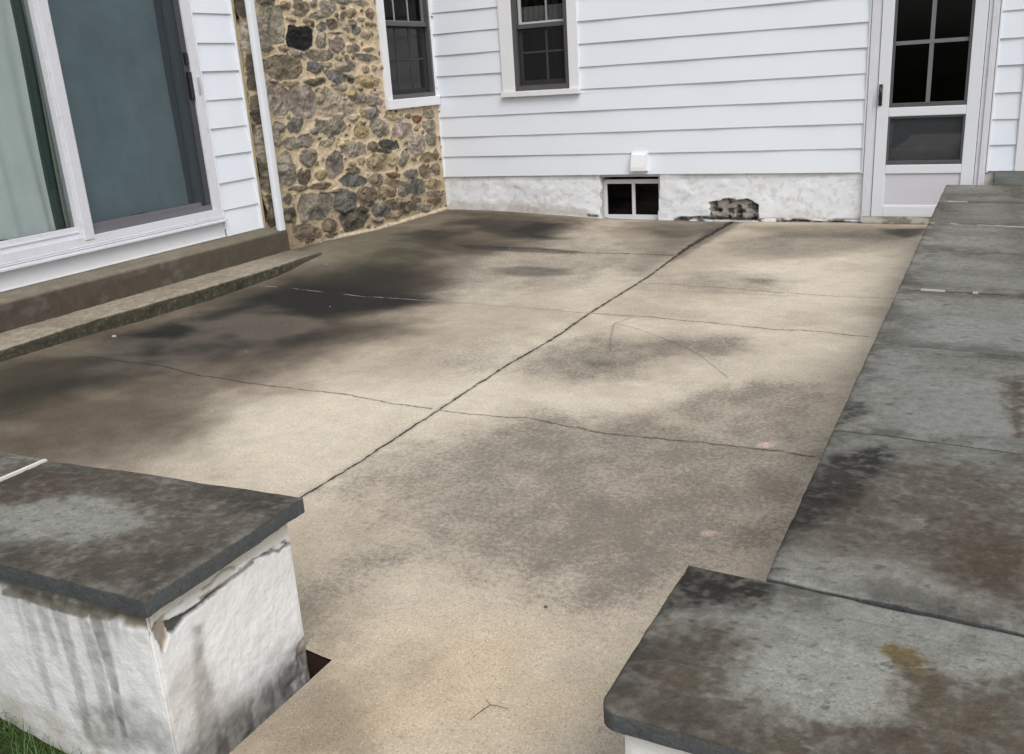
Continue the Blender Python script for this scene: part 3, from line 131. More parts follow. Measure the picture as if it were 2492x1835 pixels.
def attr_mat(name, rough=.85, sp=(150, .5), mid=(18, .25), bump=(220, .4, .002), spec=.3, grey=None, cracks=(), stretch=None, grain=(.3,.35), gs=3.2):
    """surface whose own colour comes from the mesh attribute 'tint', broken up by fine noise"""
    m, nt, bs = newmat(name); b = NB(nt)
    col = b.attr('tint').outputs['Color']
    vec = b.scale(stretch) if stretch else b.pos()
    n1 = b.noise(sp[0], 2, .6, vec); n2 = b.noise(mid[0], 4, .6, vec); n3 = b.noise(sp[0]*.35, 3, .6, vec)
    if grey is not None:
        g = b.attr('speck').outputs['Fac']
        t = b.math('ADD', b.math('MULTIPLY', n1, .55), b.math('MULTIPLY', n3, .45))
        k = b.ramp(b.math('ADD', b.math('MULTIPLY', g, .42), b.math('SUBTRACT', t, .62)), -.10, .14)
        col = b.mix(k, col, b.mix(1.0, col, grey, 'MULTIPLY'))
    f = b.math('ADD', b.math('MULTIPLY', b.math('SUBTRACT', n1, .5), sp[1]*2.2), 1)
    f = b.math('MULTIPLY', f, b.math('ADD', b.math('MULTIPLY', b.math('SUBTRACT', n2, .5), mid[1]*2.2), 1))
    cb = b.n('ShaderNodeCombineColor')
    for i in range(3): b.l(f, cb.inputs[i])
    col = b.mix(1.0, col, cb.outputs[0], 'MULTIPLY')
    # pale and dark grains
    vo = b.n('ShaderNodeTexVoronoi'); vo.inputs['Scale'].default_value = sp[0]*gs; b.l(vec, vo.inputs['Vector'])
    sc = b.n('ShaderNodeSeparateColor'); b.l(vo.outputs['Color'], sc.inputs[0])
    col = b.mix(b.math('MULTIPLY', b.ramp(sc.outputs[0], .82, .97), grain[0]), col, b.mix(1.0, col, (1.7,1.68,1.62), 'MULTIPLY'))
    col = b.mix(b.math('MULTIPLY', b.ramp(sc.outputs[1], .80, .97), grain[1]), col, b.mix(.7, col, (.05,.045,.036)))
    dk = None
    for an in cracks:
        a = b.attr(an); sx = b.n('ShaderNodeSeparateXYZ'); b.l(a.outputs['Vector'], sx.inputs[0])
        j = b.math('MULTIPLY', b.math('SUBTRACT', b.noise(14, 4, .6), .5), .030 if an[1] != 'J' else .020)
        if an[1] != 'J': j = b.math('ADD', j, b.math('MULTIPLY', b.math('SUBTRACT', b.noise(2.6, 5, .7), .5), .09))
        s = b.math('ADD', sx.outputs[0], j)
        w = b.math('MULTIPLY', sx.outputs[1], b.math('ADD', b.math('MULTIPLY', b.ramp(b.noise(22, 4, .7), .3, .7), 1.3), .12))
        e = b.math('SUBTRACT', b.math('ABSOLUTE', s), w)
        k = b.math('MULTIPLY', b.ramp(e, .0025, -.0010), b.ramp(sx.outputs[1], .0004, .0012))
        if an[1] == 'W':
            wht = b.math('MULTIPLY', k, b.ramp(b.noise(5, 2), .38, .5)); col = b.mix(wht, col, (.30,.285,.255))
            k = b.math('MULTIPLY', b.math('SUBTRACT', k, wht), .8, clamp=True)
        if an[1] == 'J':
            side = b.ramp(b.math('ABSOLUTE', b.math('ADD', s, .0075)), .0045, .0015)
            lite = b.math('MULTIPLY', side, b.ramp(b.noise(3.2, 3), .47, .55)); lite = b.math('MULTIPLY', lite, b.ramp(sx.outputs[2], .45, .55))
            col = b.mix(lite, col, (.6,.56,.5))
        soft = b.math('MULTIPLY', b.ramp(e, .022, .0), b.ramp(sx.outputs[1], .0004, .0015))
        col = b.mix(b.math('MULTIPLY', soft, .30 if an[1] in 'JC' else .10), col, (.06,.055,.045))
        col = b.mix(b.math('MULTIPLY', k, .90 if an[1] in 'JC' else .09 if an[1] in 'FGH' else .62), col, (.028,.024,.018))
        dk = k if dk is None else b.math('MAXIMUM', dk, k)
    b.l(col, bs.inputs['Base Color']); bs.inputs['Roughness'].default_value = rough
    bs.inputs['Specular IOR Level'].default_value = spec
    h = b.noise(bump[0], 3, .65, vec)
    pr = b.bump(h, bump[1], bump[2], bs)
    if dk is not None: b.bump(b.math('MULTIPLY', dk, -1.0), .8, .006, bs, pr)
    return m

def plain(name, col, rough=.5, var=.06, sc=6, bump=None, spec=.5, grime=None, metal=0):
    m, nt, bs = newmat(name); b = NB(nt)
    n = b.noise(sc, 4, .6)
    c = b.mix(n, tuple(v*(1-var) for v in col), tuple(min(1, v*(1+var)) for v in col))
    if grime: c = b.mix(b.math('MULTIPLY', b.ramp(b.noise(grime[0], 5, .65), .52, .75), grime[1]), c, grime[2])
    b.l(c, bs.inputs['Base Color']); bs.inputs['Roughness'].default_value = rough
    bs.inputs['Specular IOR Level'].default_value = spec; bs.inputs['Metallic'].default_value = metal
    if bump: b.bump(b.noise(bump[0], 3, .6), bump[1], bump[2], bs)
    return m

def glass_mat(name, tint, refl=1.0, rough=.0):
    m = bpy.data.materials.new(name); m.use_nodes = True; nt = m.node_tree; nt.nodes.clear(); b = NB(nt)
    fr = b.n('ShaderNodeFresnel'); fr.inputs[0].default_value = 1.5
    tr = b.n('ShaderNodeBsdfTransparent'); tr.inputs[0].default_value = (*tint, 1)
    gl = b.n('ShaderNodeBsdfGlossy'); gl.inputs['Roughness'].default_value = rough
    bm = b.n('ShaderNodeBump'); bm.inputs['Strength'].default_value = .15; bm.inputs['Distance'].default_value = .01
    b.l(b.noise(1.5, 2), bm.inputs['Height']); b.l(bm.outputs[0], gl.inputs['Normal'])
    mx = b.n('ShaderNodeMixShader'); b.l(b.math('MULTIPLY', fr.outputs[0], refl), mx.inputs[0])
    b.l(tr.outputs[0], mx.inputs[1]); b.l(gl.outputs[0], mx.inputs[2])
    o = b.n('ShaderNodeOutputMaterial'); b.l(mx.outputs[0], o.inputs[0]); return m
def screen_mat(name, col, dens):
    m = bpy.data.materials.new(name); m.use_nodes = True; nt = m.node_tree; nt.nodes.clear(); b = NB(nt)
    tr = b.n('ShaderNodeBsdfTransparent'); df = b.n('ShaderNodeBsdfDiffuse'); df.inputs[0].default_value = (*col, 1)
    mx = b.n('ShaderNodeMixShader')
    b.l(b.math('ADD', b.math('MULTIPLY', b.noise(4, 4, .6), .14), dens-.07), mx.inputs[0])
    b.l(tr.outputs[0], mx.inputs[1]); b.l(df.outputs[0], mx.inputs[2])
    o = b.n('ShaderNodeOutputMaterial'); b.l(mx.outputs[0], o.inputs[0]); return m

WHITE = plain('white_paint', (.76,.77,.80), .45, .03, 3, (60,.05,.002), .4, (7, .18, (.55,.54,.52)))
VINYL = plain('white_siding', (.765,.810,.870), .42, .025, 1.3, (90,.06,.0015), .4, (2.5, .10, (.66,.66,.68)))
ALU = plain('white_aluminium', (.66,.67,.71), .35, .05, 4, None, .5, (14, .35, (.42,.40,.38)))
GREYF = plain('grey_metal', (.085,.083,.088), .4, .15, 8, None, .4, (20, .3, (.16,.15,.14)))
GREYL = plain('grey_sash', (.17,.165,.17), .45, .12, 8, None, .4)
GRILL = plain('grey_grille', (.30,.29,.29), .5, .1, 8)
BLACK = plain('black_interior', (.03,.03,.027), .9, .3, 3, None, .1)
BLKM = plain('black_metal', (.01,.01,.012), .3, .1, 5)
CURT = plain('teal_curtain', (.80,.90,.87), .9, .08, 5, None, .1)
CURD = plain('curtain_reflection_tint', (.50,.68,.74), .9, .38, 2.6, None, .1)  # curtain grey with the glass's blue-green reflection painted in
LACE = plain('lace', (.55,.55,.56), .9, .5, 60, None, .1)
CURN = plain('dark_curtain', (.085,.08,.078), .9, .3, 7, None, .1)
WOODG = plain('grey_door_board', (.17,.17,.19), .6, .15, 5)
GLASS = glass_mat('window_glass', (.87,.89,.89), .9)
GLASSC = glass_mat('clear_window_glass', (.97,.985,.98), .9)
GLASSD = glass_mat('dim_window_glass', (.42,.44,.44), .5)
SCREEN = screen_mat('screen_sheet', (.080,.098,.112), .47)
SCREEN2 = screen_mat('added_dulling_screen', (.028,.028,.028), .62)  # for the added screens that mute window reflections
CONC = attr_mat('patio_concrete', .88, (150,.36), (9,.17), (230,.45,.002), .10, (.55,.535,.525), ('cJ','cW','cA','cB','cC','cD','cF','cG','cH'), None, (.30,.40), 1.7)
STEPM = attr_mat('old_concrete', .9, (120,.35), (14,.25), (130,.7,.004), .2)
BLUE = attr_mat('bluestone', .78, (150,.46), (30,.36), (95,.7,.004), .22, (.70,.665,.61), grain=(.14,.34), gs=1.9)
PLAS = attr_mat('white_plaster', .88, (90,.09), (11,.09), (80,.6,.0035), .25, grain=(0.,.06))
STONE = attr_mat('rubble_stone', .85, (95,.38), (26,.35), (120,.8,.005), .3)
MORT = plain('beige_mortar', (.36,.30,.19), .9, .2, 12, (60,.6,.004), .2, (9,.6,(.17,.15,.09)))
GRASS = plain('grass_blade', (.065,.125,.035), .6, .6, 14, None, .3)
LAWN = plain('lawn_soil', (.035,.045,.018), .95, .4, 20, (40,.8,.02), .1)
TWIG = plain('dry_twig', (.10,.075,.055), .8, .2, 40)
PEBB = plain('pebble', (.35,.32,.27), .8, .3, 60)
DARKG = plain('dark_gap', (.035,.020,.014), .95, .4, 30, None, .1)

# ------------------------------------------------------------------ objects
def link(o, parent=None):
    S.collection.objects.link(o)
    if parent is not None: o.parent = parent
    return o
def tag(o, label=None, cat=None, group=None, kind=None):
    if label: o['label'] = label
    if cat: o['category'] = cat
    if group: o['group'] = group
    if kind: o['kind'] = kind
    return o
def empty(name, loc=(0,0,0)):
    o = bpy.data.objects.new(name, None); o.empty_display_size = .2; link(o)
    o['_o'] = 0; del o['_o']
    return o
def mesh_obj(name, verts, faces, mat, parent=None, smooth=False):
    me = bpy.data.meshes.new(name); me.from_pydata(verts, [], faces); me.materials.append(mat)
    if smooth: me.polygons.foreach_set('use_smooth', [True]*len(me.polygons))
    return link(bpy.data.objects.new(name, me), parent)
class MB:
    def __init__(s): s.v = []; s.f = []
    def box(s, x0, x1, y0, y1, z0, z1, bv=.0):
        x0, x1 = sorted((x0,x1)); y0, y1 = sorted((y0,y1)); z0, z1 = sorted((z0,z1))
        if bv <= 0 or min(x1-x0, y1-y0, z1-z0) < 2.2*bv:
            n = len(s.v)
            s.v += [(x,y,z) for z in (z0,z1) for y in (y0,y1) for x in (x0,x1)]
            s.f += [tuple(n+i for i in q) for q in ((0,2,3,1),(4,5,7,6),(0,1,5,4),(1,3,7,5),(3,2,6,7),(2,0,4,6))]
        else:
            bm = bmesh.new(); bmesh.ops.create_cube(bm, size=1)
            for v in bm.verts: v.co = Vector(((x0+x1)/2+v.co.x*(x1-x0), (y0+y1)/2+v.co.y*(y1-y0), (z0+z1)/2+v.co.z*(z1-z0)))
            bmesh.ops.bevel(bm, geom=list(bm.edges), offset=bv, segments=2, affect='EDGES', profile=.5)
            n = len(s.v); bm.verts.index_update()
            s.v += [tuple(v.co) for v in bm.verts]; s.f += [tuple(n+v.index for v in f.verts) for f in bm.faces]; bm.free()
        return s
    def quad(s, a, b, c, d): n = len(s.v); s.v += [a,b,c,d]; s.f.append((n,n+1,n+2,n+3)); return s
    def prism(s, prof, axis, a, b):
        """prof: list of 2-D points, extruded along axis from a to b"""
        n = len(s.v); m = len(prof)
        for t in (a, b):
            for p, q in prof:
                s.v.append((t,p,q) if axis == 0 else (p,t,q) if axis == 1 else (p,q,t))
        s.f.append(tuple(n+i for i in range(m))); s.f.append(tuple(n+m+i for i in reversed(range(m))))
        for i in range(m): s.f.append((n+i, n+m+i, n+m+(i+1) % m, n+(i+1) % m))
        return s
    def tube(s, pts, rad, seg=6):
        pts = [Vector(p) for p in pts]; n0 = len(s.v)
        for i, p in enumerate(pts):
            d = (pts[min(i+1, len(pts)-1)]-pts[max(i-1, 0)]).normalized()
            a = d.cross(Vector((.1,.3,1))).normalized(); c = d.cross(a)
            r = rad[i] if isinstance(rad, (list, tuple)) else rad
            for k in range(seg):
                t = 2*math.pi*k/seg; s.v.append(tuple(p+a*math.cos(t)*r+c*math.sin(t)*r))
        for i in range(len(pts)-1):
            for k in range(seg):
                s.f.append((n0+i*seg+k, n0+i*seg+(k+1) % seg, n0+(i+1)*seg+(k+1) % seg, n0+(i+1)*seg+k))
        s.f.append(tuple(n0+k for k in reversed(range(seg)))); s.f.append(tuple(n0+(len(pts)-1)*seg+k for k in range(seg)))
        return s
    def build(s, name, mat, parent=None, smooth=False):
        o = mesh_obj(name, s.v, s.f, mat, parent, smooth)
        bm = bmesh.new(); bm.from_mesh(o.data); bmesh.ops.recalc_face_normals(bm, faces=bm.faces); bm.to_mesh(o.data); bm.free()
        return o

def grid_obj(name, P, mat, parent=None, tint=None, speck=None, vecs=None, keep=None, smooth=True, flip=False, skirt=None):
    """P: (nv,nu,3) positions; tint (nv,nu,3); skirt: vector or list of vectors extruding the border"""
    nv, nu = P.shape[:2]
    idx = np.arange(nv*nu).reshape(nv, nu)
    q = np.stack([idx[:-1,:-1], idx[:-1,1:], idx[1:,1:], idx[1:,:-1]], -1)
    if flip: q = q[..., ::-1]
    if keep is not None: q = q[keep]
    else: q = q.reshape(-1, 4)
    V = P.reshape(-1, 3); T = None if tint is None else tint.reshape(-1, 3)
    nsk = 0
    if skirt is not None:
        ring = np.concatenate([idx[0,:], idx[1:,-1], idx[-1,-2::-1], idx[-2:0:-1,0]])
        n = len(ring); cur = ring
        for sv, tc in skirt:
            nw = V[ring]+np.array(sv(V[ring]) if callable(sv) else sv); base = len(V)
            V = np.concatenate([V, nw]); T = np.concatenate([T, np.ones((n,3))*np.array(tc)])
            new = np.arange(base, base+n)
            sq = np.stack([cur, np.roll(cur, -1), np.roll(new, -1), new], -1)
            if not flip: sq = sq[:, ::-1]
            q = np.concatenate([q, sq]); cur = new; nsk += n
    me = bpy.data.meshes.new(name)
    me.vertices.add(len(V)); me.vertices.foreach_set('co', V.astype(np.float32).ravel())
    me.loops.add(len(q)*4); me.loops.foreach_set('vertex_index', q.astype(np.int32).ravel())
    me.polygons.add(len(q)); me.polygons.foreach_set('loop_start', np.arange(0, len(q)*4, 4, dtype=np.int32))
    sm = np.ones(len(q), bool) if smooth else np.zeros(len(q), bool)
    if nsk: sm[-nsk:] = False
    me.update(calc_edges=True); me.validate()
    me.polygons.foreach_set('use_smooth', sm)
    if T is not None:
        a = me.color_attributes.new('tint', 'FLOAT_COLOR', 'POINT')
        a.data.foreach_set('color', np.concatenate([np.clip(T,0,1), np.ones((len(T),1))], 1).astype(np.float32).ravel())
    if speck is not None:
        a = me.attributes.new('speck', 'FLOAT', 'POINT'); s = np.zeros(len(V)); s[:nv*nu] = speck.ravel(); a.data.foreach_set('value', s.astype(np.float32))
    for k, v in (vecs or {}).items():
        a = me.attributes.new(k, 'FLOAT_VECTOR', 'POINT'); s = np.zeros((len(V),3)); s[:nv*nu] = v.reshape(-1,3); a.data.foreach_set('vector', s.astype(np.float32).ravel())
    me.materials.append(mat); me.update()
    return link(bpy.data.objects.new(name, me), parent)
def lerp3(c, a, t): return c*(1-a[..., None])+np.array(t)*a[..., None]

# ================================================================== PATIO
def patio_z(x, y):
    zl = np.interp(y, [-7,-5.5,-4.5,-3.65,-3.1,-2.7,-2.06,-1.3,0], [-.36,-.35,-.38,-.373,-.35,-.31,-.318,-.35,-.352])
    t = np.clip((1.5-x)/2.2, 0, 1); t = t*t*(3-2*t)
    return -.44+(zl+.44)*t
xs = np.arange(-.95, 4.92, .02); ys = np.unique(np.round(np.concatenate([np.arange(-9.6, .021, .02), [-7.0]]), 4))
xs = np.unique(np.round(np.concatenate([xs, [2.947]]), 4)); ys = ys[ys <= .0201]
X, Y = np.meshgrid(xs, ys)
Zp = patio_z(X, Y)+(fbm(X*1.5, Y*1.5, 4, 5)-.5)*.006
col = np.ones(X.shape+(3,))*np.array((.455,.392,.305))
col *= (1+(fbm(X*1.1, Y*1.1, 4, 21)-.5)*.22)[..., None]
PCOL = dict(brown=(.105,.083,.061), olive=(.056,.052,.034), kerb=(.155,.138,.100), dark=(.022,.022,.021), grey=(.365,.333,.278), warm=(.54,.42,.27), light=(.625,.562,.45), spot=(.70,.54,.45))
speck = np.zeros(X.shape)
sd0 = 100
for st in sorted([s for s in STAINS if s[0] == 'P'], key=lambda s: {'light':0,'warm':1,'brown':2,'dark':4}.get(s[1], 3)):
    sd0 += 13
    a = stain_alpha(st, X, Y, 2.2, sd0)
    if st[1] in PCOL and st[1] not in ('spot','light','warm'):
        a = np.clip(a*(.80+.45*fbm(X*7, Y*5, 5, sd0+5, .6)), 0, .97)
    if st[1] == 'grey':
        nn = fbm(X*11, Y*8, 5, sd0+9, .62)
        a = np.clip(a*(.62+.50*sst(.20,.78,nn)), 0, .88); speck = np.maximum(speck, a*.50)
    if 1: col = lerp3(col, np.clip(a,0,1), PCOL[st[1]])
speck = np.clip(speck*(.6+.9*fbm(X*7, Y*7, 4, 77)), 0, 1)+.10*sst(.45,.7,fbm(X*2.5,Y*2.5,4,31))
col = lerp3(col, sst(.48,.75,fbm(X*1.7+3,Y*2.1,5,33))*.30, (.30,.255,.20))
dirt = sst(.05, .0, -Y-.02)*.5*(fbm(X*9, Y*9, 3, 8)); col = lerp3(col, dirt, (.08,.07,.05))
cr = {}
def crackvec(lines, by):
    s = np.full(X.shape, 1.0); w = np.zeros(X.shape)
    for L in lines:
        p = np.array(L[2]); k = 1 if by == 'y' else 0
        p = p[np.argsort(p[:,k])]; U, Vv = (Y, X) if by == 'y' else (X, Y)
        ok = (U >= p[0,k]-.04) & (U <= p[-1,k]+.04)
        ss = Vv-np.interp(U, p[:,k], p[:,1-k])
        ww = L[1]*sst(-.04, .06, U-p[0,k])*sst(-.04, .06, p[-1,k]-U)
        s = np.where(ok, ss, s); w = np.where(ok, ww, w)
    side = np.ones(X.shape)*1.0
    return np.stack([s, w, (Y < -2.0)*1.0], -1)
C = CRACKS
jl = ('J', C[0][1], [(2.215,-7.6)]+list(C[0][2]))
cr['cJ'] = crackvec([jl], 'y'); wide = sst(-2.2, -.9, Y); cr['cJ'][...,1] *= (.72+.35*sst(-5.2,-3.8,Y)+2.2*wide)
cr['cW'] = crackvec([C[1]], 'x'); cr['cA'] = crackvec([C[2], C[3]], 'x')
cr['cA'] = crackvec([C[2]], 'x'); cr['cB'] = crackvec([C[3], C[4]], 'x'); cr['cC'] = crackvec([C[5]], 'x'); cr['cC'][...,1] *= 1.6
cr['cD'] = crackvec([C[6]], 'x'); cr['cF'] = crackvec([C[7]], 'y'); cr['cG'] = crackvec([C[8]], 'x'); cr['cH'] = crackvec([C[10]], 'x')
qx = (xs[:-1]+xs[1:])/2; Y = np.where((np.abs(Y+7.0) < 1e-4), Y-.017*sst(2.80,2.95,X)*sst(3.4,2.96,X), Y); qy = (ys[:-1]+ys[1:])/2; QX, QY = np.meshgrid(qx, qy)
keep = ~((QY < -7.0) & (QX < 2.947)) & (QX < 4.86)
patio = grid_obj('patio', np.stack([X,Y,Zp],-1), CONC, None, col, speck, cr, keep)
tag(patio, kind='structure')
# cut edge of the slab along the left pier, and the dark soil in the gap
pe = MB(); pe.quad((2.947,-9.6,-.442),(2.947,-7.022,-.442),(2.947,-7.022,-.62),(2.947,-9.6,-.62)); pe.quad((2.947,-7.022,-.442),(2.80,-6.999,-.442),(2.80,-6.999,-.62),(2.947,-7.022,-.62)); pe.quad((2.80,-6.999,-.442),(.5,-7.0,-.40),(.5,-7.0,-.62),(2.80,-6.999,-.62))
pe.build('slab_edge', DARKG, patio)
# ground
def lawn_z(x, y): return -.525-.16*np.clip(x-2.24, -.3, 1.2)
lx = np.concatenate([[-60,-20,-8,-3], np.arange(-1, 7, .15), [9,14,25,60]]); ly = np.concatenate([[-60,-30,-18,-12], np.arange(-10.5, -6.8, .15), [-5,0,6,20,60]])
LX, LY = np.meshgrid(lx, ly)
LZ = np.minimum(lawn_z(LX, LY), -.50)+(fbm(LX*2, LY*2, 3, 4)-.5)*.03; LZ = np.where((LX > 2.9) & (LY > -9.7), -.70, LZ); LZ = np.where(LY > -7.2, -.72, LZ)
lawn = grid_obj('lawn_ground', np.stack([LX,LY,LZ],-1), LAWN, None); tag(lawn, kind='structure')

# ================================================================== HOUSE
house = empty('house', (0,0,0))
tag(house, 'white sided house with a rubble stone corner, sliding glass door and storm door', 'house')
EX = .203; XL = -.872
# ---- siding on the back wall (y=0), on the left wall (x=-1.0)
def siding(name, mapf, u0, u1, zb, n, ex, holes, parent, mat=VINYL, label=None):
    """mapf(u, out, z) -> point; clapboard courses with a real butt edge"""
    m = MB()
    for k in range(n):
        z0 = zb+k*ex; z1 = z0+ex
        cuts = sorted({z0, z1} | {z for h in holes for z in (h[2], h[3]) if z0 < z < z1})
        for za, zc in zip(cuts[:-1], cuts[1:]):
            zm = (za+zc)/2; iv = [(u0, u1)]
            for h in holes:
                if h[2] < zm < h[3]:
                    nv = []
                    for a, c in iv:
                        if h[0] > a: nv.append((a, min(c, h[0])))
                        if h[1] < c: nv.append((max(a, h[1]), c))
                    iv = [t for t in nv if t[1]-t[0] > 1e-4]
            for a, c in iv:
                us = np.linspace(a, c, max(2, int((c-a)/.22)+1))
                w = [(math.sin(u*3.1+k*1.7)+math.sin(u*7.3+k*2.9))*.0016 for u in us]
                wz = [math.sin(u*1.3+k*2.1)*.0022 for u in us]
                f = lambda z: .021-.014*(z-z0)/ex
                for i in range(len(us)-1):
                    lo = za == z0
                    b0 = za+(wz[i] if lo else 0); b1 = za+(wz[i+1] if lo else 0)
                    m.quad(mapf(us[i], f(za)+w[i], b0), mapf(us[i+1], f(za)+w[i+1], b1), mapf(us[i+1], f(zc)+w[i+1]*.3, zc), mapf(us[i], f(zc)+w[i]*.3, zc))
                    if lo:
                        m.quad(mapf(us[i], .003, b0+.001), mapf(us[i+1], .003, b1+.001), mapf(us[i+1], f(za)+w[i+1], b1), mapf(us[i], f(za)+w[i], b0))
    o = m.build(name, mat, parent); return o
mb = lambda u, o, z: (u, -o, z)
ml = lambda u, o, z: (-1.0+o, u, z)
sid1 = siding('siding', mb, XL+.012, 4.50, 0, 19, EX, [(-.092,.737,.770,2.25), (3.345,4.29,-1,2.02)], house)
tag(sid1, 'white clapboard siding on the far wall')
sid2 = siding('siding', ml, -3.17, -2.762, .117-.206, 19, .206, [], house); tag(sid2, 'narrow white siding strip between the sliding door and the downspout')
sid3 = siding('siding', ml, -7.2, -3.17, 2.12, 9, .206, [], house); tag(sid3, 'white siding above the sliding door')
class PB:
    def __init__(s, name, mat, parent): s.a = (name, mat, parent)
    def box(s, *k): MB().box(*k).build(*s.a); return s
m = PB('siding_trim', WHITE, house)
m.box(XL, XL+.016, -.026, 0, -.012, 3.85, .002)                       # inside corner strip
m.box(3.330, 3.346, -.028, 0, -.012, 2.02, .002); m.box(4.288, 4.302, -.028, 0, -.012, 3.85, .002)
m.box(-1.0, -.965, -2.766, -2.754, -.09, 3.85, .002); m.box(-1.0, -.974, -3.178, -3.168, -.03, 2.12, .002)
MB().box(4.492, 4.66, -.034, .10, -.004, 3.85, .004).build('corner_board', WHITE, house)
# solid wall body behind the siding (with openings) so nothing shows through
m = PB('wall_core', WHITE, house)
m.box(XL-.02, -.0, .004, .12, -.02, 3.85); m.box(.69, 3.40, .004, .12, -.01, 3.85); m.box(4.24, 4.66, .105, .3, -.6, 3.85)
m.box(-.0, .69, .004, .12, -.01, .79); m.box(-.0, .69, .004, .12, 2.2, 3.85); m.box(3.40, 4.24, .004, .12, 1.95, 3.85)
m.box(4.24, 4.49, .004, .10, .002, 3.85)
m.box(-1.10, -1.004, -3.18, -2.75, -.6, 3.85); m.box(-1.10, -1.004, -7.2, -3.18, 2.12, 3.85)
# far sides of the house, plain roof-height boxes that keep daylight out of the rooms
m = PB('rear_wall', WHITE, house); m.box(-5, 4.66, 3.0, 3.1, -.6, 3.85); m.box(-5, -4.9, -7.2, 3.0, -.6, 3.85); m.box(-5, 4.66, .12, 3.1, 3.85, 3.95); m.box(-5, XL-.03, -7.2, .12, 3.85, 3.95); m.box(4.56, 4.66, .3, 3.0, -.6, 3.85); m.box(-5,-1.1,-7.3,-7.2,-.6,3.85)

# ---- foundation plaster under the far siding
us = np.arange(XL-.02, 3.365, .0085); vs = np.concatenate([[-.62], np.arange(-.46, .012, .0075)])
U, V = np.meshgrid(us, vs)
h = (fbm(U*5, V*6, 4, 61)-.5)*.014+(fbm(U*30, V*30, 3, 62)-.5)*.0028
lump = sst(.5,.75,fbm(U*3.2, V*5, 3, 64)); h += lump*.008
tc = np.ones(U.shape+(3,))*np.array((.77,.795,.82)); tc *= (1+(fbm(U*3, V*3, 4, 65)-.5)*.10)[..., None]
FC = dict(dark=(.07,.062,.05), moss=(.075,.065,.03), bare=(.30,.25,.19), dirt=(.42,.38,.32), crackd=(.02,.018,.015), grime=(.05,.045,.04))  # the mossy band under the pier cap also carries its painted gap shadow
for i, st in enumerate([s for s in STAINS if s[0] == 'B']):
    a = stain_alpha(st, U, V, 2, 300+i*7)
    if st[1] == 'bare':
        k = sst(.25, .8, a); n1 = fbm(U*22, V*26, 4, 66)
        h -= k*(.026+.034*sst(.46,.34,n1)); cc = np.stack([.06+.36*n1, .05+.33*n1, .042+.28*n1], -1)*sst(.18,.42,n1)[...,None]+.03
        edge = sst(.05,.35,a)*(1-sst(.5,.95,a)); tc = tc*(1-k[...,None])+cc*k[...,None]; tc = lerp3(tc, edge*.8, (.05,.045,.035))
        tc = lerp3(tc, k*sst(-.375,-.43,V), (.02,.018,.014))
    else: tc = lerp3(tc, np.clip(a*(.6+.7*fbm(U*30, V*30, 3, 67)),0,1), FC[st[1]])
dl = sst(-.395, -.435, V)*sst(1.5, 1.7, U); dl = dl*sst(.46,.58,fbm(U*11, V*30, 3, 69)); tc = lerp3(tc, dl*.9, (.03,.027,.02)); h -= dl*.02
hr = sst(.62,.72,fbm(U*26, V*26, 2, 70)); tc = lerp3(tc, hr*.35, (.5,.48,.44))
wl = .912+.012*np.sin(V*40)+.016*(fbm(V*20, V*0, 2, 5)-.5); wr = 1.497+.022*sst(-.40,-.05,V)+.02*(fbm(V*18, V*0+3, 3, 6)-.5)
qc = lambda A: (A[:-1,:-1]+A[1:,1:])/2
keep = ~((qc(U) > qc(wl)) & (qc(U) < qc(wr)) & (qc(V) > -.442))
P = np.stack([U, -.001-h, V], -1)
fo = grid_obj('foundation', P, PLAS, house, tc, keep=keep, flip=False); tag(fo, 'whitewashed plaster foundation band with a broken patch')
m = MB(); m.box(.80, .916, .006, .16, -.45, -.006); m.box(1.50, 1.62, .012, .16, -.45, -.006); m.box(.80, 1.62, .004, .16, -.62, -.444); m.box(.9, 1.52, .0, .16, -.022, -.004)
m.build('window_reveal', plain('reveal_plaster', (.50,.50,.49), .9, .15, 14, (60,.5,.004), .2, (18,.5,(.2,.19,.17))), house)
# basement window
bw = MB()
for b in ((.912,.946,-.43,-.06), (1.495,1.56,-.43,-.06), (.94,1.50,-.098,-.055), (.94,1.50,-.445,-.400), (1.205,1.237,-.402,-.09)): bw.box(b[0], b[1], .075, .105, b[2], b[3], .003)
bw = bw.build('basement_window', ALU, house); tag(bw, 'small two pane basement window level with the patio')
MB().box(.94, 1.50, .092, .095, -.402, -.09).build('pane', GLASSD, bw)
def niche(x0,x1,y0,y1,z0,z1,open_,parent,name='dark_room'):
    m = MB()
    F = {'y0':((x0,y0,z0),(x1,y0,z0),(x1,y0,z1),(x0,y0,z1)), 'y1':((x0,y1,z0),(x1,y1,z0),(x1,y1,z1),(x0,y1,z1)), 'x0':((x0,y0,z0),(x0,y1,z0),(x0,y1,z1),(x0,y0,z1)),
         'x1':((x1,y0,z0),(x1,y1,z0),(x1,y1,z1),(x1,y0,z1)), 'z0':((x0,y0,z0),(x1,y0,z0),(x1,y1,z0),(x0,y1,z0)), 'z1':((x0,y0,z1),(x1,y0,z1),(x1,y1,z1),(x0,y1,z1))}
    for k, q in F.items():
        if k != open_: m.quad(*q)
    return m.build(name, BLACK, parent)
niche(.93,1.52,.108,.6,-.43,-.06,'y0',house)

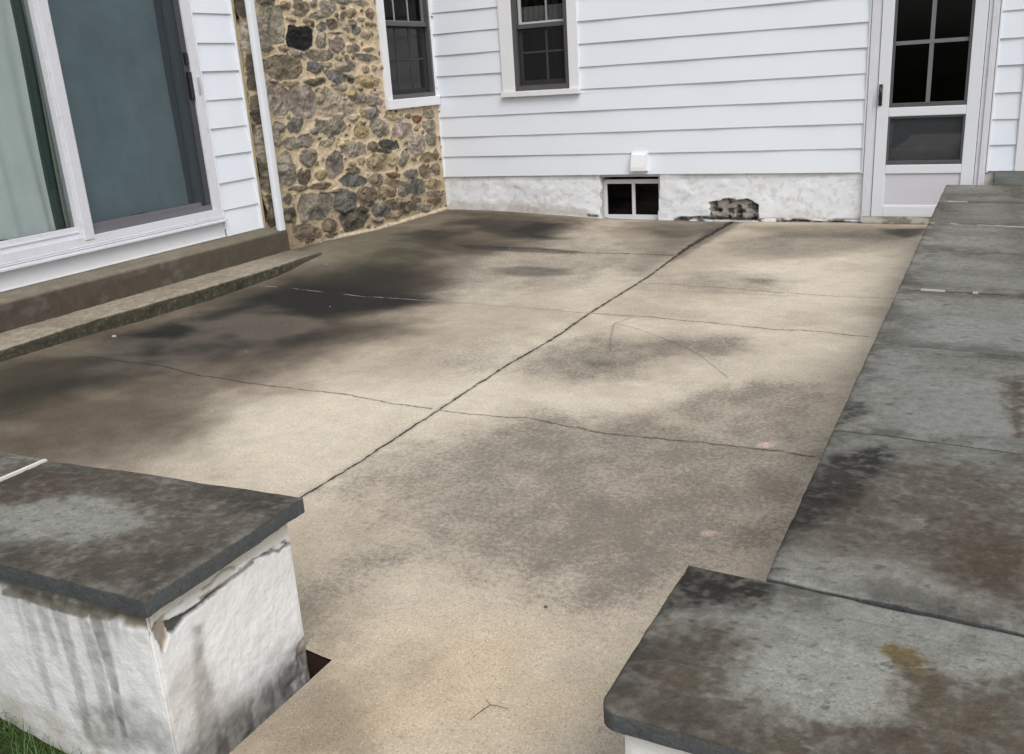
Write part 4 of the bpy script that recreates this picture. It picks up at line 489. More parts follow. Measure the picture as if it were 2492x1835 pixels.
# ---- window in the far siding
def frame(m, a0, a1, z0, z1, w, d0, d1, mp, wb=None, wt=None, bv=.003):
    wb = wb or w; wt = wt or w
    for (p, q, r, s) in ((a0, a0+w, z0, z1), (a1-w, a1, z0, z1), (a0+w, a1-w, z0, z0+wb), (a0+w, a1-w, z1-wt, z1)):
        mp(m, p, q, d0, d1, r, s, bv)
bk = lambda m, p, q, d0, d1, r, s, bv=0: m.box(p, q, -d0, -d1, r, s, bv)
lf = lambda xw: (lambda m, p, q, d0, d1, r, s, bv=0: m.box(xw+d0, xw+d1, p, q, r, s, bv))
m = MB()
bk(m, -.092, .046, 0, .036, .824, 2.12, .003); bk(m, .634, .737, 0, .036, .824, 2.12, .003); bk(m, .046, .634, 0, .036, 2.02, 2.12, .003)
w2 = m.build('window', WHITE, house); tag(w2, 'white trimmed window in the far siding, lace behind its upper sash')
bk_ = MB(); bk(bk_, -.104, .742, 0, .058, .772, .824, .004); bk_.build('sill', WHITE, w2)
m = MB(); frame(m, .046, .634, .824, 2.02, .040, -.03, .022, bk, .05); bk(m, .086, .594, -.03, -.002, 1.400, 1.440, .002); m.build('storm_frame', GREYF, w2)
m = MB(); frame(m, .088, .592, .874, 1.412, .034, -.060, -.030, bk, .045); m.build('lower_sash', GREYL, w2)
m = MB(); frame(m, .088, .592, 1.425, 2.00, .026, -.075, -.040, bk, .034); m.build('upper_sash', plain('pale_sash', (.50,.50,.50), .5, .1, 8), w2)
m = MB(); bk(m, .372, .390, -.052, -.038, .92, 1.38); bk(m, .122, .558, -.054, -.040, 1.172, 1.188); bk(m, .376, .392, -.070, -.054, 1.45, 2.0); m.build('muntin', GRILL, w2)
m = MB(); m.quad((.10,.046,.90),(.58,.046,.90),(.58,.046,1.40),(.10,.046,1.40)); m.quad((.10,.066,1.44),(.58,.066,1.44),(.58,.066,2.0),(.10,.066,2.0)); m.build('pane', GLASSD, w2)
MB().quad((.086,.020,.874),(.594,.020,.874),(.594,.020,1.41),(.086,.020,1.41)).build('screen_sheet', SCREEN2, w2)  # half-screen added to dull the reflection in the lower pane
def curtain(name, mp, a0, a1, z0, z1, d, amp, wl, mat, parent, hem=0):
    us = np.linspace(a0, a1, int(abs(a1-a0)/wl*10)+8); zs = np.linspace(z0, z1, 12); v = []; f = []
    for j, z in enumerate(zs):
        for i, u in enumerate(us):
            ph = 2*math.pi*u/wl; t = (z-z0)/(z1-z0)
            dd = d+amp*(math.sin(ph+.6*math.sin(z*2+u*3))+.5*math.sin(ph*1.7+1.3))*(1-.25*t)
            v.append(mp(u+.01*math.sin(z*3+u*9), dd, z+(hem*math.sin(u*11)*.5 if j == 0 else 0)))
    n = len(us)
    for j in range(len(zs)-1):
        for i in range(n-1): f.append((j*n+i, j*n+i+1, (j+1)*n+i+1, (j+1)*n+i))
    return mesh_obj(name, v, f, mat, parent, True)
mbk = lambda u, d, z: (u, d, z)
curtain('curtain', mbk, .10, .33, .84, 1.42, .14, .015, .07, CURN, w2); curtain('curtain', mbk, .44, .62, .84, 1.42, .14, .015, .06, CURN, w2)
curtain('lace_valance', mbk, .08, .62, 1.455, 1.60, .10, .01, .05, LACE, w2)
niche(.05,.63,.12+.002,.9,.80,2.1,'y0',house)

# ---- storm door
m = MB()
m.box(3.350, 3.392, -.040, .06, -.425, 2.06, .003); m.box(3.392, 3.424, -.022, .06, -.425, 2.03, .002)
m.box(4.206, 4.236, -.022, .06, -.425, 2.03, .002); m.box(4.236, 4.262, -.036, .06, -.425, 2.06, .003); m.box(4.262, 4.284, -.024, .06, -.425, 2.06, .002); m.box(3.392, 4.24, -.04, .06, 1.97, 2.06, .003)
dc = m.build('door_casing', ALU, house)
dr = MB()
X0, X1 = 3.428, 4.202
for b in ((X0, 3.521, -.378, 1.96), (4.106, X1, -.378, 1.96), (3.521,4.106,.454,.526), (3.521,4.106,-.014,.058), (3.521,4.106,-.378,-.290), (3.521,4.106,1.85,1.96)): dr.box(b[0], b[1], -.034, -.004, b[2], b[3], .004)
door = dr.build('storm_door', plain('white_door', (.70,.73,.76), .4, .03, 3, None, .5, (6,.12,(.55,.54,.52))), house); tag(door, 'white storm door with two dark glass openings')
MB().box(3.521,4.106,-.020,-.010,-.290,-.014).prism([(-.030,-.288),(-.019,-.276),(-.019,-.290)],0,3.523,4.104).build('kick_panel', plain('kick_panel', (.60,.60,.63), .5, .05, 3), door)
m = MB(); frame(m, 3.521, 4.106, .526, 1.85, .022, .006, .026, bk, .034); frame(m, 3.521, 4.106, .058, .454, .018, .006, .026, bk, .034); m.build('screen_frame', GREYF, door)
m = MB(); m.box(3.797, 3.829, -.004, .010, .56, 1.83); m.box(3.543, 4.084, -.006, .008, 1.015, 1.045); m.box(3.543, 4.084, -.006, .008, 1.485, 1.515); m.build('muntin', GREYL, door)
MB().box(3.54,4.09,.012,.014,.55,1.84).build('glass', GLASSD, door)
MB().box(3.535,4.095,.030,.034,.088,.44).box(3.535,4.095,.026,.031,.088,.112).box(3.535,4.095,.0275,.031,.21,.214).box(3.535,4.095,.0275,.031,.33,.333).build('lower_board', WOODG, door)
MB().box(3.54,4.09,.010,.012,.088,.44).build('lower_glass', GLASS, door)
m = MB(); m.tube([(3.452,-.034,.556),(3.452,-.058,.580),(3.452,-.070,.632),(3.452,-.062,.690),(3.452,-.034,.710)], [.009,.013,.015,.012,.008], 10); m.box(3.438,3.466,-.040,-.034,.546,.717,.003)
m.build('handle', BLKM, door, True)
niche(3.43,4.2,.062,.8,-.37,1.95,'y0',house)
# worn concrete door sill
us = np.arange(3.36, 4.72, .01); vs = np.arange(-.47, -.372, .008); U, V = np.meshgrid(us, vs)
n1 = fbm(U*14, V*22, 4, 90); tc = np.ones(U.shape+(3,))*np.array((.50,.48,.43)); tc = lerp3(tc, sst(.45,.62,n1)*.8, (.20,.18,.14)); tc = lerp3(tc, sst(-.415,-.445,V)*.7, (.10,.09,.07))
ds = grid_obj('door_sill', np.stack([U, -.045-(n1-.5)*.01+0*V, V], -1), STEPM, house, tc)
UU = np.stack([U[:6], -.045+.012*np.arange(6)[:,None]+0*U[:6], -.376+0*V[:6]], -1); grid_obj('door_sill_top', UU, STEPM, house, tc[:6])
m = MB(); m.box(4.262, 4.66, .0, .10, -.6, -.002, .002); m.build('foundation_corner', PLAS_CORNER if 'PLAS_CORNER' in globals() else plain('corner_plaster', (.55,.54,.48), .9, .1, 12, (50,.5,.004)), house)

# ---- dryer vent hood
vp = MB(); vp.prism([(-.008,.206),(-.040,.204),(-.062,.188),(-.092,.075),(-.094,.040),(-.086,.038),(-.084,.070),(-.052,.182),(-.008,.198)], 0, 1.262, 1.398)
vp.prism([(-.008,.206),(-.040,.204),(-.062,.188),(-.092,.075),(-.094,.040),(-.008,.040)], 0, 1.256, 1.263); vp.prism([(-.008,.206),(-.040,.204),(-.062,.188),(-.092,.075),(-.094,.040),(-.008,.040)], 0, 1.397, 1.404)
vent = vp.build('dryer_vent', WHITE, house); tag(vent, 'white dryer vent hood above the basement window')
MB().box(1.248, 1.412, -.030, -.008, .026, .212, .003).build('mounting_plate', WHITE, vent)
m = MB()
for k in range(3): m.box(1.268, 1.392, -.070, -.032, .050+.035*k, .053+.035*k)
m.build('flap', GREYL, vent)

# ---- window in the stone wall (plane x=-.872)
sl_ = lf(XL)
m = MB(); sl_(m, -.968, -.872, .0, .030, .826, 2.10, .003); sl_(m, -.872, -.03, .0, .030, 2.0, 2.10, .003); sl_(m, -.050, -.026, -.02, .012, .826, 2.0, .002)
w1 = m.build('window', WHITE, house); tag(w1, 'grey framed window with a white surround in the stone wall')
m = MB(); sl_(m, -.966, -.027, -.02, .046, .738, .826, .004); m.build('sill', WHITE, w1)
m = MB(); frame(m, -.874, -.050, .826, 2.02, .030, -.06, .006, sl_, .04); sl_(m, -.845, -.082, -.055, -.012, 1.498, 1.540, .002); m.build('storm_frame', GREYF, w1)
m = MB(); frame(m, -.846, -.080, .864, 1.51, .030, -.085, -.05, sl_, .05); frame(m, -.846, -.080, 1.52, 2.0, .024, -.075, -.04, sl_, .03); m.build('sash', GREYL, w1)
m = MB()
for y in (-.592, -.344): sl_(m, y-.008, y+.008, -.076, -.062, .91, 1.50); sl_(m, y-.008, y+.008, -.066, -.052, 1.55, 2.0)
sl_(m, -.816, -.110, -.078, -.064, 1.188, 1.204); m.build('muntin', GRILL, w1)
m = MB(); m.quad((XL-.07,-.83,.88),(XL-.07,-.10,.88),(XL-.07,-.10,1.5),(XL-.07,-.83,1.5)); m.quad((XL-.06,-.83,1.53),(XL-.06,-.10,1.53),(XL-.06,-.10,2.0),(XL-.06,-.83,2.0)); m.build('pane', GLASSD, w1)
MB().quad((XL-.04,-.845,.87),(XL-.04,-.08,.87),(XL-.04,-.08,1.51),(XL-.04,-.845,1.51)).build('screen_sheet', SCREEN2, w1)  # screen added here too, keeps bright siding out of the pane
niche(-1.5,-1.0,-.90,-.035,.80,2.05,'x1',house)
m = MB(); m.box(-1.02,-.885,-.985,-.875,.74,2.1); m.box(-1.02,-.885,-.05,-.0,.74,2.1); m.box(-1.02,-.885,-.9,-.02,.70,.83); m.box(-1.02,-.885,-.9,-.02,2.02,2.15); m.build('window_reveal', GREYF, house)

# ---- sliding glass door (plane x=-1.0)
ld = lf(-1.0)
m = MB()
ld(m, -3.262, -3.180, -.09, .020, .086, 2.10, .003); ld(m, -6.40, -6.32, -.09, .020, .086, 2.10, .003); ld(m, -6.40, -3.18, -.09, .020, 2.03, 2.12, .003)
sd = m.build('sliding_door', ALU, house); tag(sd, 'white framed sliding glass door on the left wall')
m = MB(); ld(m, -6.40, -3.180, -.12, .022, .086, .136, .002)
for k, zz in enumerate((.077,.064,.053)): ld(m, -6.40, -3.180, -.1, .028+.008*k, zz-.003, zz+.004, .001)
ld(m, -6.40, -3.178, -.1, .024, .050, .086); ld(m, -6.42, -3.172, -.1, .062, .036, .050, .002); m.build('sill_track', ALU, sd)
m = MB(); ld(m, -6.42, -3.172, -.10, .010, -.088, .036); ld(m, -6.42, -3.172, -.10, .016, -.088, -.078, .002); m.build('apron_board', WHITE, house)
m = MB(); ld(m, -4.452, -4.378, -.045, .030, .112, 2.05, .004); ld(m, -4.470, -4.452, -.07, .012, .136, 2.05, .002); ld(m, -4.378, -4.366, -.06, .018, .136, 2.05, .002); m.build('meeting_stile', ALU, sd)
m = MB(); ld(m, -6.32, -4.47, -.06, -.004, .136, .165, .002); ld(m, -6.32, -4.47, -.055, .002, .165, .176, .002); ld(m, -6.32, -4.47, -.06, -.010, .176, .204, .002); m.build('fixed_panel_rail', ALU, sd)
MB().quad((-1.033,-6.32,.2),(-1.033,-4.47,.2),(-1.033,-4.47,2.05),(-1.033,-6.32,2.05)).build('glass', GLASSC, sd)
m = MB(); ld(m, -4.366, -3.262, -.030, .006, .136, .176, .002); ld(m, -4.366, -3.36, -.034, -.002, .176, .206, .002); m.build('screen_frame', plain('violet_grey_metal', (.15,.145,.165), .4, .1, 6), sd)
MB().box(-1.03,-.996,-3.315,-3.262,.176,2.05,.002).build('screen_frame', plain('charcoal_metal', (.052,.052,.060), .4, .1, 6), sd)
m = MB(); ld(m, -3.372, -3.315, -.055, -.022, .176, 2.05, .002); m.build('sliding_stile', plain('dark_stile', (.035,.04,.045), .4, .1, 6), sd)
MB().quad((-1.05,-4.366,.2),(-1.05,-3.372,.2),(-1.05,-3.372,2.05),(-1.05,-4.366,2.05)).build('glass', GLASSC, sd)
m = MB(); m.quad((-1.012,-4.366,.176),(-1.012,-3.315,.176),(-1.012,-3.315,2.05),(-1.012,-4.366,2.05)); m.build('screen_sheet', SCREEN, sd)
m = MB(); ld(m, -3.305, -3.275, -.01, .022, 1.20, 1.285, .004); ld(m, -3.308, -3.270, -.01, .026, .955, 1.150, .006); m.build('handle', BLKM, sd)
m = MB(); ld(m, -3.226, -3.205, .015, .030, .990, 1.110, .003); ld(m, -3.219, -3.212, .028, .036, 1.02, 1.08, .001); m.build('latch_keeper', plain('latch', (.42,.42,.42), .4, .1, 9), sd)
lm = lambda u, d, z: (-1.0-d, u, z)
cu = curtain('curtain', lm, -6.3, -4.545, .19, 2.05, .10, .014, .21, CURT, sd, .03); curtain('curtain', lm, -4.475, -4.38, .17, 2.05, .09, .010, .09, plain('green_curtain', (.36,.42,.36), .9, .1, 5, None, .1), sd, .02)
curtain('curtain', lm, -4.58, -4.40, .17, 2.05, .125, .004, .09, plain('shaded_gap_green', (.10,.15,.14), .9, .1, 5, None, .1), sd, .02)  # added dark fold, its colour stands in for the shaded curtain gap
cu2 = curtain('curtain', lm, -4.43, -3.385, .19, 2.05, .115, .006, .31, CURD, sd, .02); tag(cu2, 'grey curtain behind the insect screen')
niche(-1.8,-1.108,-6.40,-3.19,-.02,2.1,'x1',house)

# ---- rubble stone wall
PAL = dict(g=(.225,.210,.175), k=(.085,.077,.062), b=(.185,.152,.115), t=(.31,.255,.17), p=(.26,.225,.20), s=(.158,.158,.148), o=(.33,.275,.165), r=(.155,.080,.045), l=(.34,.30,.235), d=(.024,.025,.028), D=(.045,.048,.045))
rs = np.random.RandomState(3)
ys = np.concatenate([np.arange(-2.752, 0, .0075), [0.0]]); zs = np.concatenate([np.arange(-.50, 1.80, .0075), np.arange(1.80, 3.9, .03)])
Y, Z = np.meshgrid(ys, zs)
wy = (fbm(Y*9, Z*9, 3, 41)-.5)*.055+(fbm(Y*34, Z*34, 3, 42)-.5)*.024
wz = (fbm(Y*9+5, Z*9, 3, 43)-.5)*.050+(fbm(Y*34, Z*34, 3, 44)-.5)*.024
best = np.full(Y.shape, -1.0); own = np.full(Y.shape, -1, int)
allst = [(s[0],s[1],s[2],s[3],s[4],s[5],PAL[s[6]]) for s in STONES]
def addst(i, s):
    cy_, cz_, ay, az, by, bz, c = s
    R = abs(ay)+abs(by)+.05; Q = abs(az)+abs(bz)+.05
    i0, i1 = np.searchsorted(zs, [cz_-Q-.05, cz_+Q+.05]); j0, j1 = np.searchsorted(ys, [cy_-R-.05, cy_+R+.05])
    if i1 <= i0 or j1 <= j0: return
    sl = (slice(i0, i1), slice(j0, j1))
    mn = min(math.hypot(ay,az), math.hypot(by,bz)); k = min(1, mn/.06)
    dy = Y[sl]+wy[sl]*k-cy_; dz = Z[sl]+wz[sl]*k-cz_; det = ay*bz-az*by
    p = (dy*bz-dz*by)/det; q = (dz*ay-dy*az)/det
    r = (np.abs(p)**3+np.abs(q)**3)**(1/3)
    g = np.random.RandomState(i*7+1); n6 = 5+i % 3; t0 = g.uniform(0, 6.28); lo6 = .84 if max(c) > .04 else .97
    for k6 in range(n6):
        t = t0+6.283*(k6+g.uniform(-.28,.28))/n6; r = np.maximum(r, (p*math.cos(t)+q*math.sin(t))/g.uniform(lo6,1.02))
    d = (1.10-r)*mn*1.0
    m = d > best[sl]; best[sl] = np.where(m, d, best[sl]); own[sl] = np.where(m, i, own[sl])
allst += [(-2.705+.006*(k % 3), 1.66-.27*k, .045, .004, 0, .128-.012*(k % 2), PAL['kgkkgbk'[k]]) for k in range(7)]
for i, s in enumerate(allst): addst(i, s)
# small filler stones where mortar beds are wide, and ordinary stones above the listed ones
pk = list('gbtpslk')
for n_ in range(2600):
    y0 = rs.uniform(-2.74, 0); z0 = rs.uniform(-.45, 3.8)
    hi = z0 > 1.66
    a = rs.uniform(.03,.13) if hi else rs.uniform(.010,.034); b_ = a*rs.uniform(.45,.9)
    i_, j_ = min(np.searchsorted(zs, z0), len(zs)-1), min(np.searchsorted(ys, y0), len(ys)-1)
    if best[i_, j_] > -(b_+.004): continue
    if not hi and rs.rand() < .35: continue
    t = rs.uniform(-.35,.35); allst.append((y0, z0, a*math.cos(t), a*math.sin(t), -b_*math.sin(t), b_*math.cos(t), PAL[pk[rs.randint(7)]])); addst(len(allst)-1, allst[-1])
ns = len(allst); d = best
inside = sst(-.001, .004, d)
prot = rs.uniform(.014, .034, ns+1); ty = rs.uniform(-.12,.12, ns+1); tz = rs.uniform(-.10,.10, ns+1); vary = rs.uniform(.78,1.22, ns+1); ang = rs.uniform(-.8,.8, ns+1)
cyy = np.array([s[0] for s in allst]+[0]); czz = np.array([s[1] for s in allst]+[0]); cols = np.array([s[6] for s in allst]+[(.4,.3,.2)])
u = (Y-cyy[own])*np.cos(ang[own])+(Z-czz[own])*np.sin(ang[own]); v = -(Y-cyy[own])*np.sin(ang[own])+(Z-czz[own])*np.cos(ang[own])
rid = np.abs(fbm(u*10+own*3.3+.6*fbm(Y*40,Z*40,2,40), v*24+own*1.7+1.2*fbm(Y*26,Z*26,3,39), 5, 45, .62)-.5)*2
fac = fbm(u*11+own*2.1, v*11, 3, 46)
szz = np.array([min(math.hypot(s[2],s[3]), math.hypot(s[4],s[5])) for s in allst]+[.05])
pl = prot[own]+.004
for k6 in range(5):
    tk = rs.uniform(-.5,.5,ns+1)+k6*1.2566; sk = rs.uniform(.10,.55,ns+1); ok_ = rs.uniform(-.15,.75,ns+1)*szz
    pl = np.minimum(pl, prot[own]+sk[own]*(ok_[own]-((Y+wy*.5-cyy[own])*np.cos(tk[own])+(Z+wz*.5-czz[own])*np.sin(tk[own]))))
pl = np.maximum(pl, .003)
hs_ = pl*sst(0, .007, d)+(rid-.25)*.026*sst(0,.012,d)+(fac-.5)*.030*sst(0,.015,d)
mo = (fbm(Y*12, Z*12, 4, 47)-.5)*.014+.006*sst(-.02, 0, d)
H = np.where(d > 0, np.maximum(hs_, -.002), mo)
H = np.clip(H, -.012, .062)
n1 = fbm(Y*60, Z*60, 3, 48); n2 = fbm(Y*14, Z*14, 4, 49)
sc_ = cols[own]*vary[own][...,None]*(.50+1.15*fac)[...,None]
sc_ = lerp3(sc_, sst(.10,.02,rid)*.55, (.035,.03,.024))
sc_ = lerp3(sc_, sst(.55,.75,n2)*.35, (.33,.28,.20))
wgt = np.array([0.0 if max(s[6]) < .04 else 1.0 for s in allst]+[1.0])[own]; sc_ = np.where((wgt < .5)[...,None], cols[own]*(.25+2.6*rid*fac*1.3)[...,None], sc_)
mc = np.ones(Y.shape+(3,))*np.array((.58,.485,.345))*(.80+.40*n2)[...,None]
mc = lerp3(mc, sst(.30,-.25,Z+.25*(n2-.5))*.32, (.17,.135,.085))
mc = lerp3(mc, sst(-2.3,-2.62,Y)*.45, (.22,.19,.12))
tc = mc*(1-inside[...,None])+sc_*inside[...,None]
rim = sst(-.004,.001,d)*sst(.007,.002,d); tc = lerp3(tc, rim*.35, (.10,.075,.045))
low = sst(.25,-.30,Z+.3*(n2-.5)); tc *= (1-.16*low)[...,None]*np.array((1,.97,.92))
# pale mortar fillet where the wall meets the patio
zb = patio_z(np.full(Y.shape, XL), Y)
fl = sst(.040, .018, Z-zb+(n2-.5)*.03)*sst(-2.12,-1.98,Y); tc = lerp3(tc, np.clip(fl*(.4+n1),0,1), (.62,.53,.40)); H = H*(1-fl)+(.018+.02*(n2-.5))*fl
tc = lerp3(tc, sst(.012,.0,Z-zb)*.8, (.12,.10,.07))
qc = lambda A: (A[:-1,:-1]+A[1:,1:])/2
keep = ~((qc(Y) > -.955) & (qc(Y) < -.03) & (qc(Z) > .75) & (qc(Z) < 2.08))
H = np.where(Y > -.004, .0, H)-.075*sst(-2.64,-2.748,Y)
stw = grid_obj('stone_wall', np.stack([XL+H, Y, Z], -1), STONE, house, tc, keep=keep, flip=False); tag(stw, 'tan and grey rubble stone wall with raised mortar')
m = MB(); m.quad((-1.0,-2.753,-.5),(-.945,-2.753,-.5),(-.945,-2.753,3.85),(-1.0,-2.753,3.85)); m.box(-1.3,-1.004,-2.74,-.98,-.5,3.85); m.box(-1.3,-1.004,-.98,0,-.5,.72); m.box(-1.3,-1.004,-.98,0,2.12,3.85)
m.build('wall_end', MORT, house)
# ---- downspout
m = MB()
prof = []
for k in range(24):
    t = 2*math.pi*k/24; cx_, cy_ = math.cos(t), math.sin(t)
    e = 4; r = (abs(cx_)**e+abs(cy_)**e)**(-1/e)
    prof.append((-.824+.025*cx_*r, -2.712+.036*cy_*r*(1)))
m.prism(prof, 2, -.112, 3.8)
dsp = m.build('downspout', plain('white_pipe', (.70,.73,.76), .35, .03, 3, None, .5, (5,.2,(.5,.5,.48))), house); tag(dsp, 'straight white downspout against the stone corner')
m = MB()
for z in (1.9, 3.2): MB().box(-.872,-.790,-2.756,-2.668,z,z+.03,.002).build('strap', ALU, dsp)

# ================================================================== CONCRETE STEP AND LEDGE
def block(name, xi, zi, xo, zo, y0, y1, bot, res, fn, label, cat, mat=STEPM, edge=.004):
    """long kerb-like block: top sheet from (xi,zi) to (xo,zo), outer face down to bot(y)"""
    ysb = np.arange(y0, y1+res, res); tt = np.linspace(0, 1, max(4, int(abs((xo(np.array(-4.)) if callable(xo) else xo)-xi)/res)+1)); ff = np.linspace(0, 1, 12)[1:]
    xo_ = xo(ysb) if callable(xo) else np.full(ysb.shape, xo)
    rows = []; kind = []
    for t in tt: rows.append(np.stack([xi+(xo_-xi)*t, ysb, np.full(ysb.shape, zi+(zo-zi)*t)], -1)); kind.append((0, t))
    b = bot(xo_, ysb)
    for t in ff: rows.append(np.stack([xo_+.006*t, ysb, zo+(b-zo)*t], -1)); kind.append((1, t))
    P = np.stack(rows); KT = np.array([k[0] for k in kind])[:,None]*np.ones(len(ysb)); TT = np.array([k[1] for k in kind])[:,None]*np.ones(len(ysb))
    nn = fbm(P[...,1]*22, (P[...,0]+P[...,2])*22, 4, 51)
    e = np.exp(-(((KT == 0)*(1-TT)*np.abs(xo_-xi)+(KT == 1)*TT*.1)/.012)**2)
    P[...,0] += (nn-.5)*edge*(1+KT)-e*(nn)*.010; P[...,2] += (nn-.5)*edge*(1-KT)-e*nn*.008
    o = grid_obj(name, P, mat, None, fn(P, KT, TT, nn), flip=True)
    # end caps
    return tag(o, label, cat)
def fn_step(P, K, T, nn):
    y = P[...,1]; q = P[...,0]+P[...,2]
    a = fbm(y*2.2, q*6, 4, 52); b = fbm(y*9, q*18, 4, 53)
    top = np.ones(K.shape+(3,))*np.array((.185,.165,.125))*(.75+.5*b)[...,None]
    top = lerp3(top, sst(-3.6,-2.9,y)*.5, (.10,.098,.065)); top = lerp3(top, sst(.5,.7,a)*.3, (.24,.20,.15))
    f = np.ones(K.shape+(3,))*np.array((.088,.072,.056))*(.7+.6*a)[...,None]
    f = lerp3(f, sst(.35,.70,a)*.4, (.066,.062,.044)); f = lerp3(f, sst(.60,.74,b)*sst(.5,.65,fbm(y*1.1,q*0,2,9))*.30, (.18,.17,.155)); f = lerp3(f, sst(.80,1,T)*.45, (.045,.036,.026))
    return np.where((K > .5)[...,None], f, top)
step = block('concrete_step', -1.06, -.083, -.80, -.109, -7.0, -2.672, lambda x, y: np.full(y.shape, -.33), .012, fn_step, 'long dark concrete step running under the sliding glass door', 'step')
def xo_l(y): return np.interp(y, [-7,-5.54,-4.82,-4.18,-3.37,-2.7], [-.43,-.449,-.489,-.450,-.434,-.47])+.004*np.sin(y*9)
def fn_ledge(P, K, T, nn):
    y = P[...,1]; q = P[...,0]+P[...,2]
    b = fbm(y*30, q*30, 4, 54); a = fbm(y*3, q*7, 4, 55)
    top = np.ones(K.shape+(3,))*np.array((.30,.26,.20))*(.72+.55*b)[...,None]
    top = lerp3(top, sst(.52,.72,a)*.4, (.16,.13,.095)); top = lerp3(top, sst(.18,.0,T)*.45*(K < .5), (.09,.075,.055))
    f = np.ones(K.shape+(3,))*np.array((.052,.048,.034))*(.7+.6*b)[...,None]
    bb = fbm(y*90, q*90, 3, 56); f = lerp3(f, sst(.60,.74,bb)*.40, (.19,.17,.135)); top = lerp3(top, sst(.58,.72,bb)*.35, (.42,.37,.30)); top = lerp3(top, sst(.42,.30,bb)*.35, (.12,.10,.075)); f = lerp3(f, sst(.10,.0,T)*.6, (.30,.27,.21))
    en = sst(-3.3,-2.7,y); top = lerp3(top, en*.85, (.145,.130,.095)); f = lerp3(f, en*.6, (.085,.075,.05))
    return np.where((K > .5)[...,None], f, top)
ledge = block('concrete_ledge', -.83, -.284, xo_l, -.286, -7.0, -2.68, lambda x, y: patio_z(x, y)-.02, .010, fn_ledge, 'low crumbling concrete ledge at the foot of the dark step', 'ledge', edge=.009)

# ================================================================== LOW WALLS
CC = dict(pale=(.262,.268,.236), brown=(.105,.088,.068), rust=(.070,.044,.031), dark=(.026,.026,.025), olive=(.125,.092,.038), grey=(.23,.24,.225))
CST = [s for s in STAINS if s[0] == 'C']
def coping(name, quad, zt, th, parent, base, res=.006, seed=0, radius=.0, label=None):
    """one slab: quad = 4 xy corners counter-clockwise from the near left one"""
    q = np.array(quad, float); nu = int(np.linalg.norm(q[1]-q[0])/res)+2; nv = int(np.linalg.norm(q[3]-q[0])/res)+2
    u = np.linspace(0,1,nu); v = np.linspace(0,1,nv); Ug, Vg = np.meshgrid(u, v)
    P2 = q[0]*((1-Ug)*(1-Vg))[...,None]+q[1]*(Ug*(1-Vg))[...,None]+q[2]*(Ug*Vg)[...,None]+q[3]*((1-Ug)*Vg)[...,None]
    x, y = P2[...,0], P2[...,1]
    ed = np.minimum(np.minimum(Ug, 1-Ug)*np.linalg.norm(q[1]-q[0]), np.minimum(Vg, 1-Vg)*np.linalg.norm(q[3]-q[0]))
    b = sst(.03, 0, ed); x = x+b*(fbm(x*14, y*14, 3, 71+seed)-.5)*.007; y = y+b*(fbm(x*14+9, y*14, 3, 72+seed)-.5)*.007
    if radius:                                   # rounded near-left corner
        cxr, cyr = q[0][0]+radius, q[0][1]+radius; mk = (x < cxr) & (y < cyr)
        dd = np.hypot(x-cxr, y-cyr)+1e-6; mm = np.maximum(np.abs(x-cxr), np.abs(y-cyr)); f = np.where(mk, mm/dd, 1)
        x = np.where(mk, cxr+(x-cxr)*f, x); y = np.where(mk, cyr+(y-cyr)*f, y)
    lam = fbm(x*3+seed, y*9, 4, 73+seed); ter = sst(.50,.53,lam)*.0016+sst(.60,.63,lam)*.0014
    z = zt+(fbm(x*5, y*5, 4, 74+seed)-.5)*.005+ter-.0045*sst(.010,0,ed)
    col = np.ones(x.shape+(3,))*np.array(base)*(.78+.44*fbm(x*4, y*4, 5, 75+seed))[...,None]
    col = lerp3(col, sst(.46,.66,fbm(x*2.3, y*5, 5, 76+seed))*.45, (.115,.100,.078))
    spk = .12+.25*sst(.45,.7,fbm(x*3, y*3, 4, 90+seed))
    for i, st in enumerate(CST):
        a = stain_alpha(st, x, y, 2.2, 500+i*9)
        if a.max() <= 0: continue
        nz = fbm(x*38, y*38, 4, 700+i)
        if st[1] in ('brown','rust','dark','olive'): a = np.clip(a*(.50+.9*sst(.30,.66,.6*nz+.4*fbm(x*95, y*95, 2, 750+i))), 0, .97)
        if st[1] in ('brown','rust','dark'): spk = np.maximum(spk, .70*a)
        if st[1] == 'pale': spk = spk*(1-.8*a)
        col = lerp3(col, a*(.72 if st[1] in ('brown','rust') else 1), CC[st[1]])
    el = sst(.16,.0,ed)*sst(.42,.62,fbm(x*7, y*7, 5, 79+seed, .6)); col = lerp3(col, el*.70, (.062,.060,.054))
    clf = sst(.47,.495,lam)*sst(.515,.50,lam); col = lerp3(col, clf*.22, (.06,.06,.055)); clf2 = sst(.58,.60,lam)*sst(.625,.61,lam); col = lerp3(col, clf2*.14, (.36,.37,.35))
    lich = sst(.70,.78,fbm(x*55, y*55, 3, 77+seed)); col = lerp3(col, lich*.12, (.34,.33,.28))
    pit = sst(.72,.80,fbm(x*42, y*70, 3, 78+seed)); col = lerp3(col, pit*.55, (.05,.045,.04))
    P = np.stack([x, y, z], -1)
    cen = P.reshape(-1,3).mean(0)
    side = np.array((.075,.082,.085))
    def out(k, dz):
        def f(Vr):
            d = Vr[:, :2]-cen[:2]; return np.stack([np.sign(d[:,0])*0+fbm(Vr[:,0]*40, Vr[:,1]*40, 2, 5)*k*0, d[:,1]*0, np.full(len(Vr), dz)], -1)
        return f
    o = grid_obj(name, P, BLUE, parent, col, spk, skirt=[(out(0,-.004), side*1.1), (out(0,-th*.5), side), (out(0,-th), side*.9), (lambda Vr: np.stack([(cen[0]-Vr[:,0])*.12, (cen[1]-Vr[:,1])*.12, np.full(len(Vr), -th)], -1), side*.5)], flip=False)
    if label: o['label'] = label
    return o
BASE_B = (.195,.196,.174)
